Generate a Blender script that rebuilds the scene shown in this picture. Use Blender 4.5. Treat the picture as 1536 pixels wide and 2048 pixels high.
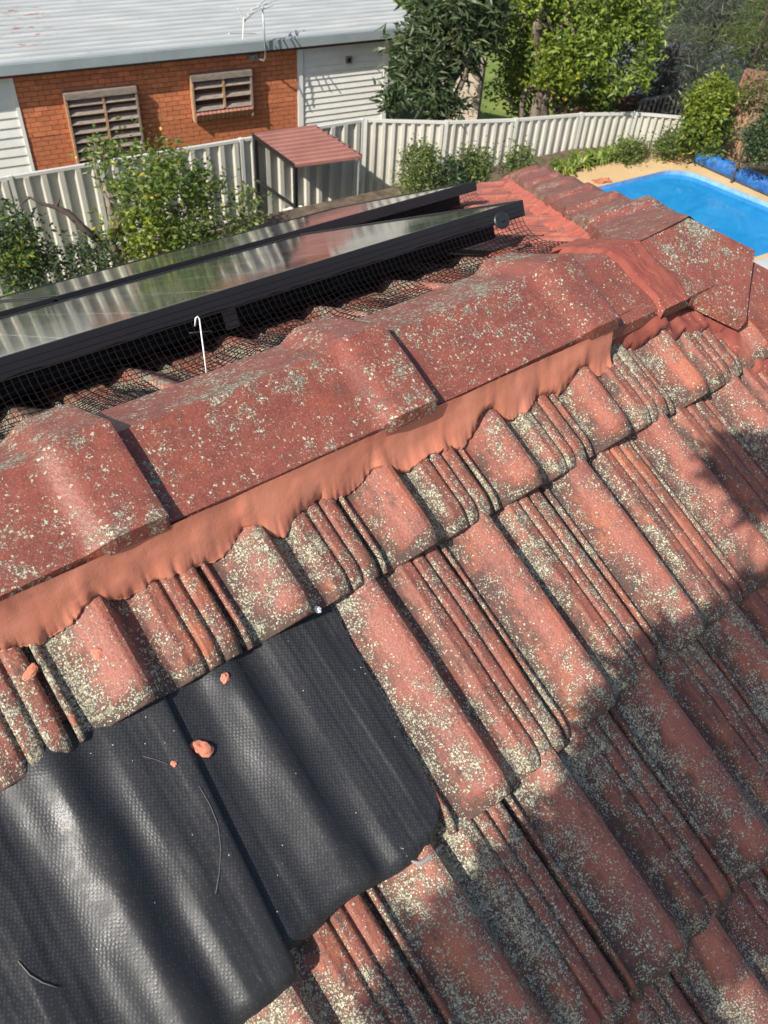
import bpy, bmesh, math, random
import numpy as np
from mathutils import Vector, Matrix, Quaternion
random.seed(7); np.random.seed(7)
SC = bpy.context.scene
for o in list(bpy.data.objects): bpy.data.objects.remove(o)
COL = SC.collection
# ------------------------------------------------------------------ camera, sky, sun, exposure
F_PX, HEAD, PITCH, ROLL = 1670.903, 0.741174, 0.794044, 0.079999
CAM = np.array([-0.37887, -0.52633, 0.84496])
def cam_axes():
    f = np.array([math.sin(HEAD)*math.cos(PITCH), math.cos(HEAD)*math.cos(PITCH), -math.sin(PITCH)])
    r = np.array([math.cos(HEAD), -math.sin(HEAD), 0.]); u = np.cross(r, f)
    return (r*math.cos(ROLL)+u*math.sin(ROLL), -r*math.sin(ROLL)+u*math.cos(ROLL), f)
AX = cam_axes()
cd = bpy.data.cameras.new('camera'); cam = bpy.data.objects.new('camera', cd); COL.objects.link(cam)
mw = Matrix.Identity(4)
for i in range(3):
    mw[i][0], mw[i][1], mw[i][2], mw[i][3] = AX[0][i], AX[1][i], -AX[2][i], CAM[i]
cam.matrix_world = mw
cd.sensor_fit = 'VERTICAL'; cd.sensor_height = 36; cd.sensor_width = 27
cd.lens = 36*F_PX/2048; cd.clip_start = .02; cd.clip_end = 500
cd.dof.use_dof = True; cd.dof.focus_distance = 1.25; cd.dof.aperture_fstop = 14.0
SC.camera = cam
SUN_DIR = Vector((1.0, 0.16, -0.90)).normalized()       # travel of the light
el = math.asin(-SUN_DIR.z); rot = math.atan2(-SUN_DIR.x, -SUN_DIR.y)
world = bpy.data.worlds.new('World'); SC.world = world; world.use_nodes = True
wn = world.node_tree; bg = wn.nodes['Background']
sky = wn.nodes.new('ShaderNodeTexSky'); sky.sky_type = 'NISHITA'; sky.sun_disc = False
sky.sun_elevation = el; sky.sun_rotation = rot; sky.air_density = 1.0; sky.dust_density = 1.5
wn.links.new(sky.outputs[0], bg.inputs[0]); bg.inputs[1].default_value = 0.112
sl = bpy.data.lights.new('sun', 'SUN'); sl.energy = 5.0; sl.angle = math.radians(.4); sl.color = (1, .95, .86)
sun = bpy.data.objects.new('sun', sl); COL.objects.link(sun)
sun.rotation_euler = SUN_DIR.to_track_quat('-Z', 'Y').to_euler(); sun.location = (-20, -6, 18)
SC.view_settings.view_transform = 'Standard'; SC.view_settings.look = 'None'
SC.view_settings.gamma = 1; SC.view_settings.use_curve_mapping = False; SC.view_settings.exposure = 0.36
SC.render.engine = 'CYCLES'

def ray(x, y):
    d = AX[0]*((x-768)/F_PX) - AX[1]*((y-1024)/F_PX) + AX[2]
    return d/np.linalg.norm(d)
def atz(x, y, z):                      # where the sight line of a photo point meets the height z
    d = ray(x, y); return Vector(CAM + d*((z-CAM[2])/d[2]))
def atd(x, y, dist): return Vector(CAM + ray(x, y)*dist)

# ------------------------------------------------------------------ materials
def mat(name, base=(.5,.5,.5), rough=.6, metal=0., spec=.5):
    m = bpy.data.materials.new(name); m.use_nodes = True
    b = m.node_tree.nodes['Principled BSDF']
    b.inputs['Base Color'].default_value = (*base, 1); b.inputs['Roughness'].default_value = rough
    b.inputs['Metallic'].default_value = metal; b.inputs['Specular IOR Level'].default_value = spec
    return m
class G:
    """small node helper"""
    def __init__(s, m): s.m = m; s.t = m.node_tree; s.n = s.t.nodes; s.l = s.t.links; s.b = s.n['Principled BSDF']
    def new(s, t, **kw):
        n = s.n.new(t)
        for k, v in kw.items(): setattr(n, k, v)
        return n
    def link(s, a, b): s.l.new(a, b)
    def coords(s, random_offset=True, kind='Object', scale=None):
        tc = s.new('ShaderNodeTexCoord'); out = tc.outputs[kind]
        if scale:
            mp = s.new('ShaderNodeMapping'); mp.inputs['Scale'].default_value = scale
            s.link(out, mp.inputs['Vector']); out = mp.outputs[0]
        if random_offset:
            oi = s.new('ShaderNodeObjectInfo'); ml = s.new('ShaderNodeVectorMath', operation='SCALE')
            cb = s.new('ShaderNodeCombineXYZ'); m2 = s.math('MULTIPLY', oi.outputs['Random'], 37.3); m3 = s.math('MULTIPLY', oi.outputs['Random'], 91.7)
            s.link(m2, cb.inputs[0]); s.link(m3, cb.inputs[1]); s.link(m2, cb.inputs[2])
            ad = s.new('ShaderNodeVectorMath', operation='ADD'); s.link(out, ad.inputs[0]); s.link(cb.outputs[0], ad.inputs[1]); out = ad.outputs[0]
        return out
    def math(s, op, a, b=None, c=None, clamp=False):
        n = s.new('ShaderNodeMath', operation=op); n.use_clamp = clamp
        for i, v in enumerate((a, b, c)):
            if v is None: continue
            if isinstance(v, (int, float)): n.inputs[i].default_value = v
            else: s.link(v, n.inputs[i])
        return n.outputs[0]
    def noise(s, vec, scale, detail=3, rough=.55, dist=0., out='Fac'):
        n = s.new('ShaderNodeTexNoise'); n.inputs['Scale'].default_value = scale; n.inputs['Detail'].default_value = detail
        n.inputs['Roughness'].default_value = rough; n.inputs['Distortion'].default_value = dist
        s.link(vec, n.inputs['Vector']); return n.outputs[out]
    def vor(s, vec, scale, out='Distance', feature='F1', rnd=1.):
        n = s.new('ShaderNodeTexVoronoi', feature=feature); n.inputs['Scale'].default_value = scale
        n.inputs['Randomness'].default_value = rnd
        s.link(vec, n.inputs['Vector']); return n.outputs[out]
    def rng(s, v, a, b, lo=0., hi=1., smooth=True):
        n = s.new('ShaderNodeMapRange'); n.interpolation_type = 'SMOOTHSTEP' if smooth else 'LINEAR'
        s.link(v, n.inputs[0])
        for i, x in enumerate((a, b, lo, hi)): n.inputs[1+i].default_value = x
        return n.outputs[0]
    def mix(s, f, a, b, blend='MIX'):
        n = s.new('ShaderNodeMix', data_type='RGBA', blend_type=blend)
        for i, v in ((0, f), (6, a), (7, b)):
            if isinstance(v, (int, float)): n.inputs[i].default_value = v
            elif isinstance(v, tuple): n.inputs[i].default_value = (*v, 1)
            else: s.link(v, n.inputs[i])
        return n.outputs[2]
    def bump(s, h, strength=.4, dist=.002, normal=None):
        n = s.new('ShaderNodeBump'); n.inputs['Strength'].default_value = strength; n.inputs['Distance'].default_value = dist
        s.link(h, n.inputs['Height'])
        if normal is not None: s.link(normal, n.inputs['Normal'])
        return n.outputs[0]
    def attr(s, name):
        n = s.new('ShaderNodeAttribute'); n.attribute_name = name; return n.outputs['Fac']
    def rnd(s): return s.new('ShaderNodeObjectInfo').outputs['Random']
    def set(s, color=None, rough=None, normal=None):
        if color is not None: s.link(color, s.b.inputs['Base Color'])
        if rough is not None: s.link(rough, s.b.inputs['Roughness'])
        if normal is not None: s.link(normal, s.b.inputs['Normal'])

def lichen_material(name, cover=.5, dirt=.5, red=(.30,.075,.05), orange=(.42,.105,.05), dark=(.10,.04,.034), flake=False, rough=.72):
    m = mat(name, red, rough, spec=.4); g = G(m)
    v = g.coords()
    vs = g.coords(scale=(1, .5, 1)) if not flake else v
    val = g.attr('valley')
    # body colour: fired red, orange where the glaze is young, brown where it is old
    n1 = g.noise(vs, 13, 5, .62); n2 = g.noise(vs, 20, 5, .68); n3 = g.noise(v, 420, 3, .6); n6 = g.noise(v, 70, 4, .65)
    c = g.mix(g.rng(n1, .50, .66, 0, .9), red, orange)
    c = g.mix(g.rng(n2, .43, .60, 0, .92 if not flake else .65), c, dark)
    c = g.mix(g.rng(n6, .40, .70, 0, .45), c, tuple(x*.62 for x in red))
    if not flake: c = g.mix(g.math('MULTIPLY', g.rng(val, .25, 0., 0, .35), g.rng(n3, .35, .65, .4, 1)), c, (.50,.20,.155))
    c = g.mix(g.rng(n3, .35, .75, 0, .35), c, (.46,.17,.12))
    # grime in the troughs and in blotches
    n4 = g.noise(vs, 30, 5, .7); gm = g.math('ADD', g.math('MULTIPLY', val, .26), n4)
    grime = g.rng(gm, .54, .74, 0, dirt)
    n5 = g.noise(v, 260, 3, .6)
    c = g.mix(g.math('MULTIPLY', grime, g.rng(n5, .25, .55)), c, (.075,.060,.050))
    # lichen: patches of grains, three sizes of grain
    wob = g.new('ShaderNodeVectorMath', operation='ADD'); g.link(v, wob.inputs[0])
    ns = g.new('ShaderNodeVectorMath', operation='SCALE'); g.link(g.noise(v, 330, 2, .6, out='Color'), ns.inputs[0]); ns.inputs['Scale'].default_value = .004 if not flake else .009
    g.link(ns.outputs[0], wob.inputs[1]); w = wob.outputs[0]
    pa = g.noise(vs, 10 if not flake else 8, 5, .7); pb = g.noise(v, 42, 4, .72)
    patch = g.math('ADD', g.math('MULTIPLY', pa, .60), g.math('MULTIPLY', pb, .40))
    if not flake: patch = g.math('ADD', patch, g.math('MULTIPLY', g.math('MINIMUM', val, 1.), .05)); patch = g.math('SUBTRACT', patch, g.math('MULTIPLY', g.math('MAXIMUM', g.math('SUBTRACT', val, 1.), 0.), .16))
    lo = .60 - .2*cover
    dens = g.rng(patch, lo, lo+.13, 0, .95, False)
    if flake: dens = g.math('MAXIMUM', dens, g.rng(g.noise(v, 22, 4, .65), .40, .72, .0, .30, False))
    else: dens = g.math('MAXIMUM', dens, g.rng(g.noise(v, 45, 3, .6), .42, .68, .0, .16, False))
    def grains(sc, share, d0):
        col = g.new('ShaderNodeSeparateColor'); g.link(g.vor(w, sc, 'Color'), col.inputs[0])
        return g.math('MULTIPLY', g.math('LESS_THAN', col.outputs[0], g.math('MULTIPLY', dens, share)), g.rng(g.vor(w, sc), d0, d0+.16, 1, 0)), col
    g1, r1 = grains(300 if not flake else 200, .8, .32); g2, r2 = grains(520, .9, .36); g3, r3 = grains(170, .12 if not flake else .16, .24)
    gr = g.math('MAXIMUM', g.math('MAXIMUM', g1, g2), g3)
    lc = g.mix(r1.outputs[1], (.38,.345,.24), (.66,.61,.46)); lc = g.mix(g.math('MULTIPLY', r2.outputs[2], .55), lc, (.33,.33,.24))
    under = g.math('MULTIPLY', g.rng(dens, .35, .95, 0, .8), g.rng(n5, .25, .55, .35, 1))
    c2 = g.mix(under, c, (.105,.085,.066))
    nc = g.noise(w, 150, 5, .75)
    crust = g.rng(g.math('ADD', g.math('MULTIPLY', dens, .30), nc), .74, .84, 0, .8)
    c2 = g.mix(crust, c2, g.mix(g.rng(n5, .3, .6), (.17,.15,.10), (.33,.30,.205)))
    c3 = g.mix(gr, c2, lc)
    h = g.math('ADD', g.math('ADD', g.math('MAXIMUM', gr, g.math('MULTIPLY', crust, .8)), g.math('MULTIPLY', n6, .8)), g.math('MULTIPLY', n5, .9 if not flake else .25))
    bn = g.bump(h, .6, .0024)
    g.set(c3, g.rng(g.math('ADD', gr, grime), 0, 1, rough-.14 if not flake else .46, .9), bn)
    return m
M = {}
M['tile'] = lichen_material('lichened_tile', .65, .9, red=(.225,.072,.047), orange=(.37,.112,.05), dark=(.085,.034,.030))
M['tile_far'] = lichen_material('far_tile', .12, .35, red=(.40,.10,.066), orange=(.47,.13,.075), dark=(.2,.06,.045))
M['cap'] = lichen_material('ridge_cap_clay', .56, .6, red=(.228,.063,.044), orange=(.255,.068,.040), dark=(.13,.042,.034), flake=True, rough=.6)

def mortar_material(name, a, b, speck=.0):
    m = mat(name, a, .9); g = G(m); v = g.coords()
    n1 = g.noise(v, 18, 3); n2 = g.noise(v, 600, 3, .6)
    vs = g.coords(scale=(1., .12, .12)); n3 = g.noise(v, 70, 4, .6)
    c = g.mix(g.rng(n1, .35, .7), a, b); c = g.mix(g.rng(n2, .5, .8, 0, .3), c, tuple(x*.55 for x in a))
    if speck:
        d = g.vor(v, 420); r = g.new('ShaderNodeSeparateColor'); g.link(g.vor(v, 420, 'Color'), r.inputs[0])
        c = g.mix(g.math('MULTIPLY', g.math('LESS_THAN', r.outputs[0], g.rng(g.noise(v, 20, 4), .4, .75, 0, speck)), g.rng(d, .25, .42, 1, 0)), c, (.55,.5,.4))
    h = g.math('ADD', g.math('MULTIPLY', n2, .35), g.math('MULTIPLY', n3, .7))
    g.set(c, None, g.bump(h, .6, .0016)); return m
M['mortar'] = mortar_material('fresh_pointing', (.58,.20,.122), (.63,.235,.15))
M['mortar_old'] = mortar_material('old_red_mortar', (.23,.055,.04), (.30,.08,.052), .10)
M['mortar_far'] = mortar_material('far_mortar', (.42,.10,.068), (.5,.14,.09), .1)

def sheet_material():
    m = mat('black_embossed_sheet', (.022,.026,.036), .36, spec=.34); g = G(m)
    v = g.coords(False)
    sp = g.new('ShaderNodeSeparateXYZ'); g.link(v, sp.inputs[0])
    mp = g.new('ShaderNodeMapping'); mp.inputs['Rotation'].default_value = (0, 0, .5); mp.inputs['Scale'].default_value = (1, 1, .05); g.link(v, mp.inputs['Vector'])
    dots = g.rng(g.vor(mp.outputs[0], 275, rnd=.35), .12, .55, 1, 0)
    n1 = g.noise(v, 22, 4, .6)
    sc = g.rng(g.noise(g.coords(False, scale=(1,.3,1)), 60, 5, .75), .55, .75, 0, .4)
    patch = g.rng(g.noise(v, 9, 2), .52, .7)
    dust = g.math('MULTIPLY', sc, patch)
    c = g.mix(dust, (.024,.024,.026), (.17,.16,.15))
    c = g.mix(g.rng(dots, .3, .9, 0, .35), c, (.075,.078,.088))
    fl = g.math('MULTIPLY', g.math('LESS_THAN', g.vor(v, 150), .10), g.math('GREATER_THAN', g.noise(v, 37, 2), .62))
    c = g.mix(fl, c, (.5,.48,.44))
    h = g.math('ADD', g.math('MULTIPLY', dots, .42), g.math('MULTIPLY', n1, 1.6))
    rough = g.math('ADD', g.rng(g.noise(v, 30, 4, .65), .3, .7, .36, .52), g.math('MULTIPLY', dust, .3))
    g.set(c, rough, g.bump(h, .3, .0010)); return m
M['sheet'] = sheet_material()
M['fibre'] = mat('dry_fibre', (.16,.15,.13), .6)
M['sheet_scuff'] = mat('scuffed_sheet', (.3,.28,.26), .6)

def simple(name, base, rough=.6, metal=0., var=.25, scale=6., bump=.0, rnd=0., tint=None, spec=.5, stretch=None):
    m = mat(name, base, rough, metal, spec); g = G(m); v = g.coords(True, scale=stretch)
    n = g.noise(v, scale, 5, .65)
    lo = tuple(x*(1-var) for x in base); hi = tint or tuple(min(1, x*(1+var*.6)) for x in base)
    c = g.mix(g.rng(n, .3, .7), lo, hi)
    if rnd:
        r = g.rnd(); c = g.mix(g.math('MULTIPLY', r, rnd), c, tuple(x*.5 for x in base))
    g.set(c, None, g.bump(g.noise(v, scale*9, 4), .5, bump) if bump else None); return m
M['brick'] = simple('orange_brick', (.66,.215,.095), .85, var=.22, scale=14, bump=.003, rnd=.55)
M['brickdark'] = simple('sill_brick', (.46,.20,.14), .8, var=.3, scale=14, rnd=.4)
M['joint'] = simple('brick_mortar', (.17,.065,.04), .95, var=.2, scale=30)
M['board'] = simple('white_cladding', (.80,.78,.73), .55, var=.07, scale=3, rnd=.08)
M['wood'] = simple('weathered_timber', (.30,.235,.19), .85, var=.4, scale=8, stretch=(1, 8, 8), rnd=.3)
M['woodedge'] = simple('timber_raw_edge', (.46,.27,.15), .8, var=.3, scale=9, rnd=.3)
M['fascia'] = simple('maroon_fascia', (.13,.055,.055), .6, var=.25, scale=4)
M['red_fascia'] = simple('red_fascia', (.30,.035,.03), .5)
M['barge'] = simple('grey_barge', (.30,.34,.35), .4, .0, var=.1, scale=2, rnd=.1)
M['dark'] = mat('dark_interior', (.012,.012,.012), .8)
M['galv'] = simple('galvanised', (.45,.46,.46), .4, .6)
M['white'] = simple('white_paint', (.78,.78,.76), .4, var=.05)
M['black'] = simple('black_steel', (.02,.02,.022), .45)
M['fence'] = simple('cream_fence_steel', (.56,.535,.465), .38, var=.13, scale=1.1)
M['fencerail'] = simple('cream_rail', (.60,.585,.53), .38, var=.04)
M['shedroof'] = simple('dusty_red_steel', (.36,.165,.135), .45, var=.12, scale=3)
M['frame'] = simple('black_anodised', (.016,.016,.018), .38, .0, var=.1)
M['bracket'] = simple('dull_aluminium', (.18,.18,.18), .5)
M['wire'] = mat('black_mesh_wire', (.006,.006,.007), .34, spec=.5)
M['bark'] = simple('grey_bark', (.20,.16,.12), .9, var=.45, scale=9, bump=.02, stretch=(1,1,.3))
M['barkdark'] = simple('dark_bark', (.075,.055,.045), .9, var=.4, scale=9)
M['pole'] = simple('blue_cover', (.015,.10,.34), .42, var=.3, scale=9, tint=(.03,.16,.44), bump=.004)
M['terracotta'] = simple('terracotta_piece', (.45,.17,.09), .8)
M['grey_conc'] = simple('grey_concrete', (.42,.43,.43), .85, var=.1, scale=3)
M['houseroof'] = None
def roof_sheet_material():
    m = mat('aged_zinc_roof', (.55,.57,.57), .5, .0); g = G(m); v = g.coords(False)
    st = g.coords(False, scale=(.35, 3, 1))
    c = g.mix(g.rng(g.noise(st, 3, 4), .35, .7), (.35,.37,.37), (.46,.47,.46))
    spot = g.rng(g.noise(g.coords(False, scale=(.5,1.6,1)), 5.5, 5, .7), .62, .72, 0, .75)
    c = g.mix(spot, c, (.26,.255,.24))
    sp = g.new('ShaderNodeSeparateXYZ'); g.link(v, sp.inputs[0])
    c = g.mix(g.math('MULTIPLY', g.attr('valley'), .55), c, (.13,.135,.14))  # valleys darkened: missing rib shading put into the colour
    near = g.math('MULTIPLY', g.rng(sp.outputs[0], .9, 1.5, 1, 0), g.rng(sp.outputs[1], .3, .6))
    rust = g.math('MULTIPLY', g.rng(g.noise(g.coords(False, scale=(.6,3,1)), 5, 5, .75), .56, .64), near)
    c = g.mix(rust, c, (.26,.10,.06)); g.set(c); return m
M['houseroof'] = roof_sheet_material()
def glass_panel():
    m = mat('solar_glass', (.012,.016,.02), .10, spec=.9); g = G(m); v = g.coords(False)
    sp = g.new('ShaderNodeSeparateXYZ'); g.link(v, sp.inputs[0])
    def line(c, pitch, w):
        f = g.math('FRACT', g.math('DIVIDE', c, pitch)); return g.math('LESS_THAN', f, w/pitch)
    L = g.math('MAXIMUM', line(sp.outputs[0], .158, .003), line(sp.outputs[1], .158, .003))
    L2 = line(sp.outputs[1], .0527, .0016)
    c = g.mix(g.math('MAXIMUM', L, g.math('MULTIPLY', L2, .6)), (.010,.014,.02), (.55,.56,.55))
    d = g.noise(v, 3, 4, .6)
    c = g.mix(g.rng(d, .35, .75, .10, .24), c, (.34,.34,.28))
    g.set(c, g.rng(g.noise(v, 2.2, 3), .3, .7, .05, .10)); return m
M['glass'] = glass_panel()
def leaf_material(name, a, b, c3=None, trans=.25):
    m = mat(name, a, .45, spec=.4); g = G(m)
    r = g.attr('rnd'); c = g.mix(r, a, b)
    if c3: c = g.mix(g.rng(r, .93, .985), c, c3)
    g.set(c)
    tr = g.new('ShaderNodeBsdfTranslucent'); ml = g.mix(.6, c, (.35,.45,.05), 'MIX'); g.link(ml, tr.inputs[0])
    mx = g.new('ShaderNodeMixShader'); mx.inputs[0].default_value = trans
    out = [n for n in g.n if n.type == 'OUTPUT_MATERIAL'][0]
    g.link(g.b.outputs[0], mx.inputs[1]); g.link(tr.outputs[0], mx.inputs[2]); g.link(mx.outputs[0], out.inputs[0]); return m
M['leaf_citrus'] = leaf_material('citrus_leaf', (.055,.10,.02), (.15,.205,.038), (.5,.38,.05))
M['leaf_dark'] = leaf_material('dark_leaf', (.022,.042,.018), (.06,.09,.035), (.15,.2,.09), .12)
M['leaf_loquat'] = leaf_material('loquat_leaf', (.028,.05,.022), (.085,.115,.05), (.2,.22,.09), .12)
M['leaf_light'] = leaf_material('light_leaf', (.085,.14,.02), (.24,.30,.045), (.30,.34,.06))
M['leaf_yellow'] = leaf_material('yellow_green_leaf', (.08,.13,.015), (.22,.26,.03), (.42,.38,.04))
M['leaf_grey'] = leaf_material('grey_needle', (.045,.055,.045), (.10,.11,.085), None, .1)
M['leaf_bush'] = leaf_material('bush_leaf', (.05,.085,.02), (.15,.18,.05), (.32,.3,.12))
M['leaf_strap'] = leaf_material('strap_leaf', (.09,.15,.02), (.22,.28,.05), (.4,.38,.08))
M['leaf_dry'] = leaf_material('dry_leaf', (.14,.09,.05), (.26,.2,.1), None, .1)

# ------------------------------------------------------------------ object helpers
def tag(o, label, cat, group=None, kind=None):
    if label: o['label'] = label
    if cat: o['category'] = cat
    if group: o['group'] = group
    if kind: o['kind'] = kind
    return o
def empty(name, loc=(0,0,0), label=None, cat=None, group=None, mtx=None):
    o = bpy.data.objects.new(name, None); COL.objects.link(o); o.empty_display_size = .2
    if mtx is not None: o.matrix_world = mtx
    else: o.location = loc
    return tag(o, label, cat, group)
def obj(name, me, m=None, parent=None, mtx=None, smooth=False):
    if m is not None and not me.materials: me.materials.append(m)
    o = bpy.data.objects.new(name, me); COL.objects.link(o)
    if parent is not None: o.parent = parent
    if mtx is not None: o.matrix_local = mtx
    if smooth: me.polygons.foreach_set('use_smooth', [True]*len(me.polygons))
    return o
def structure(o): o['kind'] = 'structure'; return o
class MB:
    def __init__(s): s.v = []; s.f = []
    def add(s, verts, faces):
        b = len(s.v); s.v += [tuple(p) for p in verts]; s.f += [tuple(i+b for i in f) for f in faces]; return s
    def box(s, x0, x1, y0, y1, z0, z1, T=None):
        vs = [Vector((x, y, z)) for z in (z0, z1) for y in (y0, y1) for x in (x0, x1)]
        if T is not None: vs = [T @ p for p in vs]
        return s.add(vs, [(0,2,3,1),(4,5,7,6),(0,1,5,4),(2,6,7,3),(0,4,6,2),(1,3,7,5)])
    def bar(s, a, b, w, h=None, up=(0,0,1)):
        a, b = Vector(a), Vector(b); d = b-a; L = d.length; x = d.normalized(); up = Vector(up)
        if abs(x.dot(up)) > .98: up = Vector((0,1,0))
        y = up.cross(x).normalized(); z = x.cross(y); h = h or w
        T = Matrix((( x.x,y.x,z.x,a.x),(x.y,y.y,z.y,a.y),(x.z,y.z,z.z,a.z),(0,0,0,1)))
        return s.box(0, L, -w/2, w/2, -h/2, h/2, T)
    def tube(s, pts, rad, n=8, caps=True):
        pts = [Vector(p) for p in pts]; rad = rad if hasattr(rad, '__len__') else [rad]*len(pts)
        rings = []; prev = None; vs = []; fs = []
        for i, p in enumerate(pts):
            d = (pts[min(i+1, len(pts)-1)] - pts[max(i-1, 0)]).normalized()
            if prev is None:
                u = d.orthogonal().normalized()
            else:
                u = (prev - d*prev.dot(d)).normalized()
            prev = u; w = d.cross(u)
            vs += [p + (u*math.cos(2*math.pi*k/n) + w*math.sin(2*math.pi*k/n))*rad[i] for k in range(n)]
        for i in range(len(pts)-1):
            for k in range(n): fs.append((i*n+k, i*n+(k+1) % n, (i+1)*n+(k+1) % n, (i+1)*n+k))
        if caps: fs.append(tuple(range(n-1, -1, -1))); fs.append(tuple((len(pts)-1)*n+k for k in range(n)))
        return s.add(vs, fs)
    def mesh(s, name):
        me = bpy.data.meshes.new(name); me.from_pydata(s.v, [], s.f); me.update(); return me
    def build(s, name, m, parent=None, smooth=False, mtx=None): return obj(name, s.mesh(name), m, parent, mtx, smooth)
def grid_mesh(name, P, attr=None):
    """P: (n, m, 3) array -> quad sheet"""
    n, m_, _ = P.shape; idx = np.arange(n*m_).reshape(n, m_)
    f = np.stack([idx[:-1,:-1], idx[1:,:-1], idx[1:,1:], idx[:-1,1:]], -1).reshape(-1, 4)
    me = bpy.data.meshes.new(name); me.from_pydata(P.reshape(-1, 3).tolist(), [], f.tolist()); me.update()
    if attr is not None:
        a = me.attributes.new('valley', 'FLOAT', 'POINT'); a.data.foreach_set('value', attr.reshape(-1).astype(np.float32))
    me.polygons.foreach_set('use_smooth', [True]*len(me.polygons)); return me
def mark_sharp(me, m_, cols):
    ev = np.empty(len(me.edges)*2, np.int32); me.edges.foreach_get('vertices', ev); c = ev.reshape(-1, 2) % m_
    sh_ = np.zeros(len(me.edges), bool)
    for k in cols: sh_ |= (c == k).all(1)
    at_ = me.attributes.get('sharp_edge') or me.attributes.new('sharp_edge', 'BOOLEAN', 'EDGE'); at_.data.foreach_set('value', sh_); return me
def hsh(x): 
    x = math.sin(x*127.1+311.7)*43758.5453; return x-math.floor(x)
def n1d(x, seed=0.):
    i = math.floor(x); f = x-i; f = f*f*(3-2*f); return hsh(i+seed*17.3)*(1-f)+hsh(i+1+seed*17.3)*f
def fbm(x, seed=0.): return (n1d(x, seed)+.5*n1d(x*2.1, seed+1)+.25*n1d(x*4.3, seed+2))/1.75
def vnoise(X, Y, seed=0):
    def h(i, j): 
        v = np.sin(i*127.1+j*311.7+seed*74.7)*43758.5453; return v-np.floor(v)
    i, j = np.floor(X), np.floor(Y); fx, fy = X-i, Y-j; fx = fx*fx*(3-2*fx); fy = fy*fy*(3-2*fy)
    return (h(i,j)*(1-fx)+h(i+1,j)*fx)*(1-fy)+(h(i,j+1)*(1-fx)+h(i+1,j+1)*fx)*fy

# ------------------------------------------------------------------ the tiled roof (local frame: X along the ridge, Y away, Z up)
TH = 0.463153; CT, ST, TT = math.cos(TH), math.sin(TH), math.tan(TH)
W, GA = .21, .31293; YR, ZA, AJ = .232, .232*TT, 1.01
E_T = -0.03694
ROOF = Matrix(((math.cos(E_T), 0, -math.sin(E_T), 0), (0,1,0,0), (math.sin(E_T), 0, math.cos(E_T), 0), (0,0,0,1)))
roof = empty('tiled_roof', label='weathered red tiled hip roof with lichened tiles and ridge caps in the foreground', cat='roof', mtx=ROOF)
def near_m(a, s, h=0.):       # tile frame on the near slope
    return Matrix(((1,0,0,a), (0,CT,-ST,-s*CT-h*ST), (0,ST,CT,-s*ST+h*CT), (0,0,0,1)))
def far_m(a, s, h=0.):        # s measured down from the apex
    return Matrix(((-1,0,0,a), (0,-CT,ST,YR+s*CT+h*ST), (0,ST,CT,ZA-s*ST+h*CT), (0,0,0,1)))
def end_m(y, s, h=0.):
    return Matrix(((0,-CT,ST,AJ+s*CT+h*ST), (1,0,0,y), (0,ST,CT,ZA-s*ST+h*CT), (0,0,0,1)))
PX = [0,.012,.03,.042,.055,.10,.15,.20,.25,.29,.33,.37,.41,.45,.49,.53,.57,.605,.625,.64,.66,.71,.727,.737,.748,.758,.768,.815,.831,.841,.852,.862,.872,.93,.952,.962,.968,.985,1.0]
PZ = [.010,.0125,.0115,.007,.0045,.0050,.0090,.0145,.0200,.0245,.0285,.0310,.0288,.0150,.0062,.0045,.0060,.0120,.0170,.0178,.0168,.0168,.0158,.0115,.0115,.0158,.0172,.0172,.0158,.0115,.0115,.0158,.0172,.0172,.0155,.010,-.004,-.004,-.004]
XS = sorted(set(list(np.linspace(0,1,45))+PX))
def prof(t): return np.interp(t, PX, PZ)
def tile_mesh(name, seed, L=GA+.035, ny=22, xs=None):
    xs = np.array(xs if xs is not None else XS); T = GA
    ys = np.concatenate([[-.001, 0, .0015, .0045, .009, .014, .019, .024, .029], np.linspace(.036, L, ny)])
    rows = []; vals = []
    rng = np.random.RandomState(seed); wv = rng.uniform(-1, 1, 4)*.0012
    for k, y in enumerate(ys):
        t = np.clip(1-y/T, 0, 1)                       # 1 at the lip
        z = prof(xs)
        # the roll spreads into a triangular nose near the lip
        fl = np.clip((t-.52)/.48, 0, 1)**1.3
        nose = np.interp(xs, [.2,.38,.47,.60], [0,0,1,0])*fl
        z = np.maximum(z, z*(1-nose)+nose*.0270*(1-np.clip((xs-.38)/.22, 0, 1)**1.0*.8))
        z = z + .012*(t*2-1) + wv[0]*np.sin(xs*7+wv[1]*900) + wv[2]*np.sin(y*22)
        drop = 0.
        if y < .036:
            u = max(0, (.030-max(y, 0))/.030); drop = .0120*u**1.5
        z = z - drop - np.where((xs > .04) & (xs < .96), .002*fl, 0)
        if k == 0: z = np.full_like(z, -.03)
        rows.append(np.stack([xs*W, np.full_like(xs, max(y, 0) if k else .0015), z], 1)); vals.append(np.clip(1-prof(xs)/.02, 0, 1)*(1 if y > .02 else .4)+(1.5*max(0, 1-max(y,0)/.024)))
    P = np.array(rows).transpose(1, 0, 2); V = np.array(vals).T
    # left edge wall so that the tile has a side
    side = P[:1].copy(); side[:,:,2] = -.03; P = np.concatenate([side, P]); V = np.concatenate([V[:1], V])
    me = grid_mesh(name, P, V); return me
TILE = [tile_mesh('roof_tile', k) for k in range(4)]
TILE_LOW = [tile_mesh('roof_tile', 10+k, ny=6, xs=PX[::2]+[1.0] if (len(PX)-1) % 2 else PX[::2]) for k in range(2)]
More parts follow.
